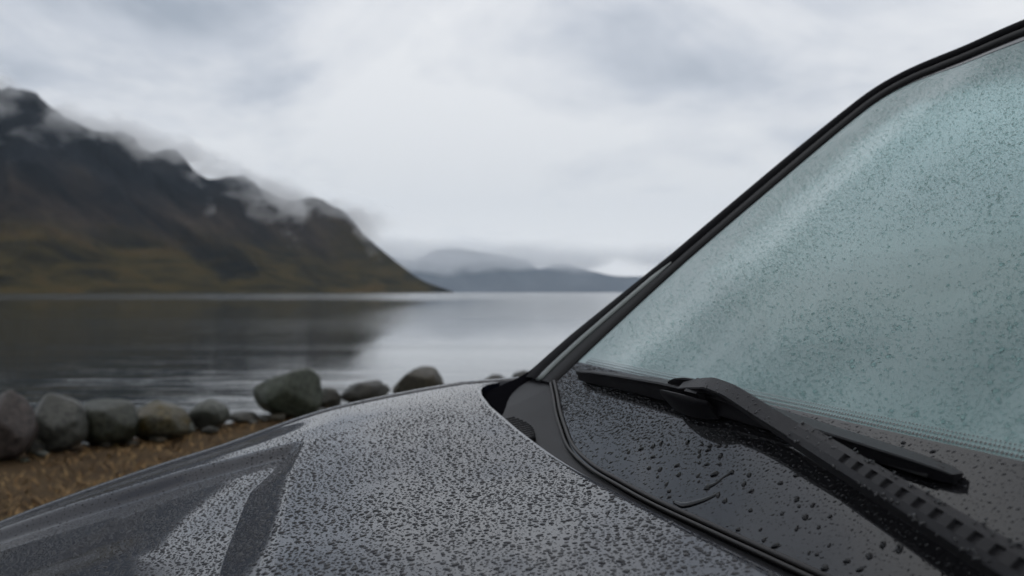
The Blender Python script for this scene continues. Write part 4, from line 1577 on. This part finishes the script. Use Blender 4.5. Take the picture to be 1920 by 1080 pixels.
BLACK_BEADS = [(-.329,.864,1.3),(-.33,.854,1.5),(-.313,.842,1.4),(-.318,.847,1.9),(-.324,.831,2.2),(-.329,.815,2.2),(-.333,.807,2.2),(-.334,.793,1.5),(-.322,.798,2.0),(-.314,.787,2.1),(-.316,.768,2.1),(-.311,.761,1.5),(-.323,.749,2.0),(-.318,.734,2.0),(-.34,.767,2.1),(-.342,.743,1.7),(-.343,.73,2.0),(-.345,.718,2.2),(-.346,.708,1.4),(-.337,.737,1.7),(-.34,.727,2.0),(-.339,.703,2.2),(-.334,.731,1.7),(-.33,.722,1.5),(-.331,.71,1.9),(-.334,.694,1.6),(-.322,.707,1.6),(-.319,.699,1.3),(-.327,.688,2.7),(-.318,.681,2.6),(-.309,.738,1.7),(-.306,.725,1.9),(-.303,.717,1.6),(-.332,.67,2.1),(-.328,.643,1.9),(-.334,.647,2.0),(-.326,.628,1.8),(-.315,.646,2.0),(-.316,.659,1.7),(-.316,.61,1.7),(-.336,.606,1.7),(-.304,.604,1.8),(-.309,.583,1.3),(-.305,.571,1.6),(-.305,.556,2.2),(-.331,.576,1.9),(-.317,.552,1.5),(-.321,.577,1.4),(-.343,.598,1.7),(-.328,.568,1.3),(-.331,.557,1.6),(-.324,.554,2.2),(-.329,.534,1.3),(-.322,.535,1.3),(-.309,.524,1.2),(-.31,.517,1.4),(-.313,.491,1.8),(-.306,.502,2.3),(-.316,.514,1.2),(-.319,.479,2.1),(-.312,.477,1.7),(-.326,.477,1.9),(-.327,.464,2.3),(-.377,.531,1.6),(-.376,.502,1.5),(-.353,.57,2.1)]


def rain_glass():
    gl = lambda s, t, n=0.0: G(s, t, np.full(np.shape(s), n))
    for i, (s, t, r) in enumerate(BLACK_BEADS):
        bead_object('raindrop', G(s, t, 0.0006), GN, r * 0.001 * 1.15, 0.70, 'drop_black', 'round raindrop standing on the black glass band around the wiper', 'raindrops on the black glass band', i)
    # small drops on the black band: thick near the far pillar, sparse and fine nearer
    n_try = 60000
    rad = np.clip(np.exp(rng.normal(math.log(0.0008), 0.45, n_try)), 0.0003, 0.0022)
    def ok(s, t):
        inb = (s < seal_s(t) - 0.003) & (s > FRIT_S + 0.001) & (t < 1.195)
        up_ = sm((-0.312 - s) / 0.03)
        dens = np.interp(t, [0.1, 0.55, 0.75, 0.95, 1.1], [0.8, 0.8, 0.75, 0.9, 1.0]) * (0.25 + 0.75 * up_)
        return inb & (rng.random(len(s)) < dens)
    d = scatter(-0.385, -0.29, 0.10, 1.2, rad, ok, gap=1.3, stretch=1.345)
    s, t, r = d.T
    r = r * np.interp(t, [0.3, 0.6, 0.8, 1.1], [0.48, 0.52, 0.78, 1.1])
    N = np.broadcast_to(GN, (len(s), 3)).copy()
    el = rng.uniform(1.0, 1.7, len(s))
    v, f = beads(gl(s, t, 0.0006), N, r, np.full(len(s), 0.42), 8, el=el, ang=rng.normal(0.5, 0.4, len(s)))
    o = link('black_glass_raindrops', mesh_np('black_glass_raindrops', v, f), M['drop_black'])
    tag(o, 'fine raindrops speckling the black glass band under the wiper', 'raindrops', kind='stuff')
    # clear pane
    n_try = 240000
    rad = np.clip(np.exp(rng.normal(math.log(0.00046), 0.46, n_try)), 0.00025, 0.0018)
    def ok2(s, t):
        te = edge_t(np.maximum(s, -0.76)) - 0.012
        nz = np.array([mnoise.noise(Vector((a * 9, b * 9, 0))) for a, b in zip(s, t)])
        inb = (s < FRIT_S - 0.009) & (s > -0.768) & (np.abs(t - TC) < te - TC)
        return inb & (rng.random(len(s)) < np.clip(0.62 + 0.9 * nz, 0.12, 1))
    d = scatter(-0.775, -0.385, 0.18, 1.2, rad, ok2, gap=1.02, stretch=1.345)
    s, t, r = d.T
    P = gl(s, t, 0.0004)
    inv = in_view(P, -0.004)
    score = r / P[:, 1] * inv
    pick = np.argsort(-score)[:40]
    sel = np.zeros(len(s), bool)
    sel[pick] = True
    for i, k in enumerate(pick):
        bead_object('raindrop', P[k], GN, r[k] * 1.15, 0.7, 'drop_clear', 'one of the larger clear raindrops on the teal windshield', 'larger raindrops on the windshield', i)
    r_, P_ = r[~sel], P[~sel]
    N = np.broadcast_to(GN, P_.shape).copy()
    v, f = beads(P_, N, r_, np.full(len(r_), 0.42), 6, el=rng.uniform(0.9, 1.35, len(r_)), ang=rng.normal(0.6, 0.5, len(r_)))
    o = link('windshield_raindrops', mesh_np('windshield_raindrops', v, f), M['drop_clear'])
    tag(o, 'fine raindrops covering the teal windshield glass', 'raindrops', kind='stuff')
    # two trickles that have run together
    for pts, rad, lab in (([(-.3015, .704), (-.3022, .690), (-.305, .681), (-.310, .671), (-.315, .664), (-.3185, .6615)], [0.0017, 0.0029, 0.0028, 0.0023, 0.0016, 0.0008], 'long bent trickle of water low on the black glass band'),
                          ([(-.318, .682), (-.322, .676), (-.327, .674), (-.332, .670)], [0.0026, 0.0016, 0.0011, 0.0021], 'short curved trickle of water joining two beads on the black glass')):
        c = catmull(pts, 8)
        rr = np.interp(np.linspace(0, 1, len(c)), np.linspace(0, 1, len(rad)), rad)
        v, f = sweep(G(c[:, 0], c[:, 1], np.full(len(c), 0.0006)), GN, [(math.cos(a), 0.62 * math.sin(a)) for a in np.linspace(-0.15, math.pi + 0.15, 9)], np.stack([rr, rr], 1))
        me = mesh_np('water_trickle', v, f)
        recalc(me)
        o = link('water_trickle', me, M['drop_black'])
        tag(o, lab, 'water trickle')
    # drops on the wiper arm bar
    n = 46
    x = rng.uniform(0.60, 0.77, n)
    s = np.interp(x, [0.578, 0.642, 0.700, 0.735, 0.775], [-0.3535, -0.3602, -0.3665, -0.3688, -0.3686]) + rng.uniform(-0.0045, 0.0045, n)
    h = np.interp(x, [0.578, 0.642, 0.700, 0.735, 0.775], [0.0300, 0.0338, 0.0368, 0.0362, 0.0312])
    v, f = beads(G(s, x, h - 0.0001), np.broadcast_to(GN, (n, 3)).copy(), rng.uniform(0.0004, 0.0012, n), np.full(n, 0.6), 8)
    x2 = rng.uniform(0.0, 1.0, 150)
    A0 = np.array([-0.3546, 0.5845]); A1 = np.array([-0.3085, 0.200])
    p = A0 + (A1 - A0) * x2[:, None]
    off = rng.uniform(0.0040, 0.0064, 150) * rng.choice([-1, 1], 150)
    m_ = x2 < 0.17
    off[m_] = rng.uniform(-0.0055, 0.0055, m_.sum())
    q = p + np.array([[-0.994, -0.111]]) * off[:, None]
    v2, f2 = beads(G(q[:, 0], q[:, 1], 0.032 - 0.002 * x2 - 0.0004), np.broadcast_to(GN, (150, 3)).copy(), rng.uniform(0.0005, 0.0014, 150), np.full(150, 0.6), 8)
    o = link('wiper_raindrops', mesh_np('wiper_raindrops', np.vstack([v, v2]), np.vstack([f, f2 + len(v)])), M['drop_black'])
    tag(o, 'small raindrops sitting on the black wiper arm', 'raindrops', kind='stuff')


rain_hood()
rain_glass()
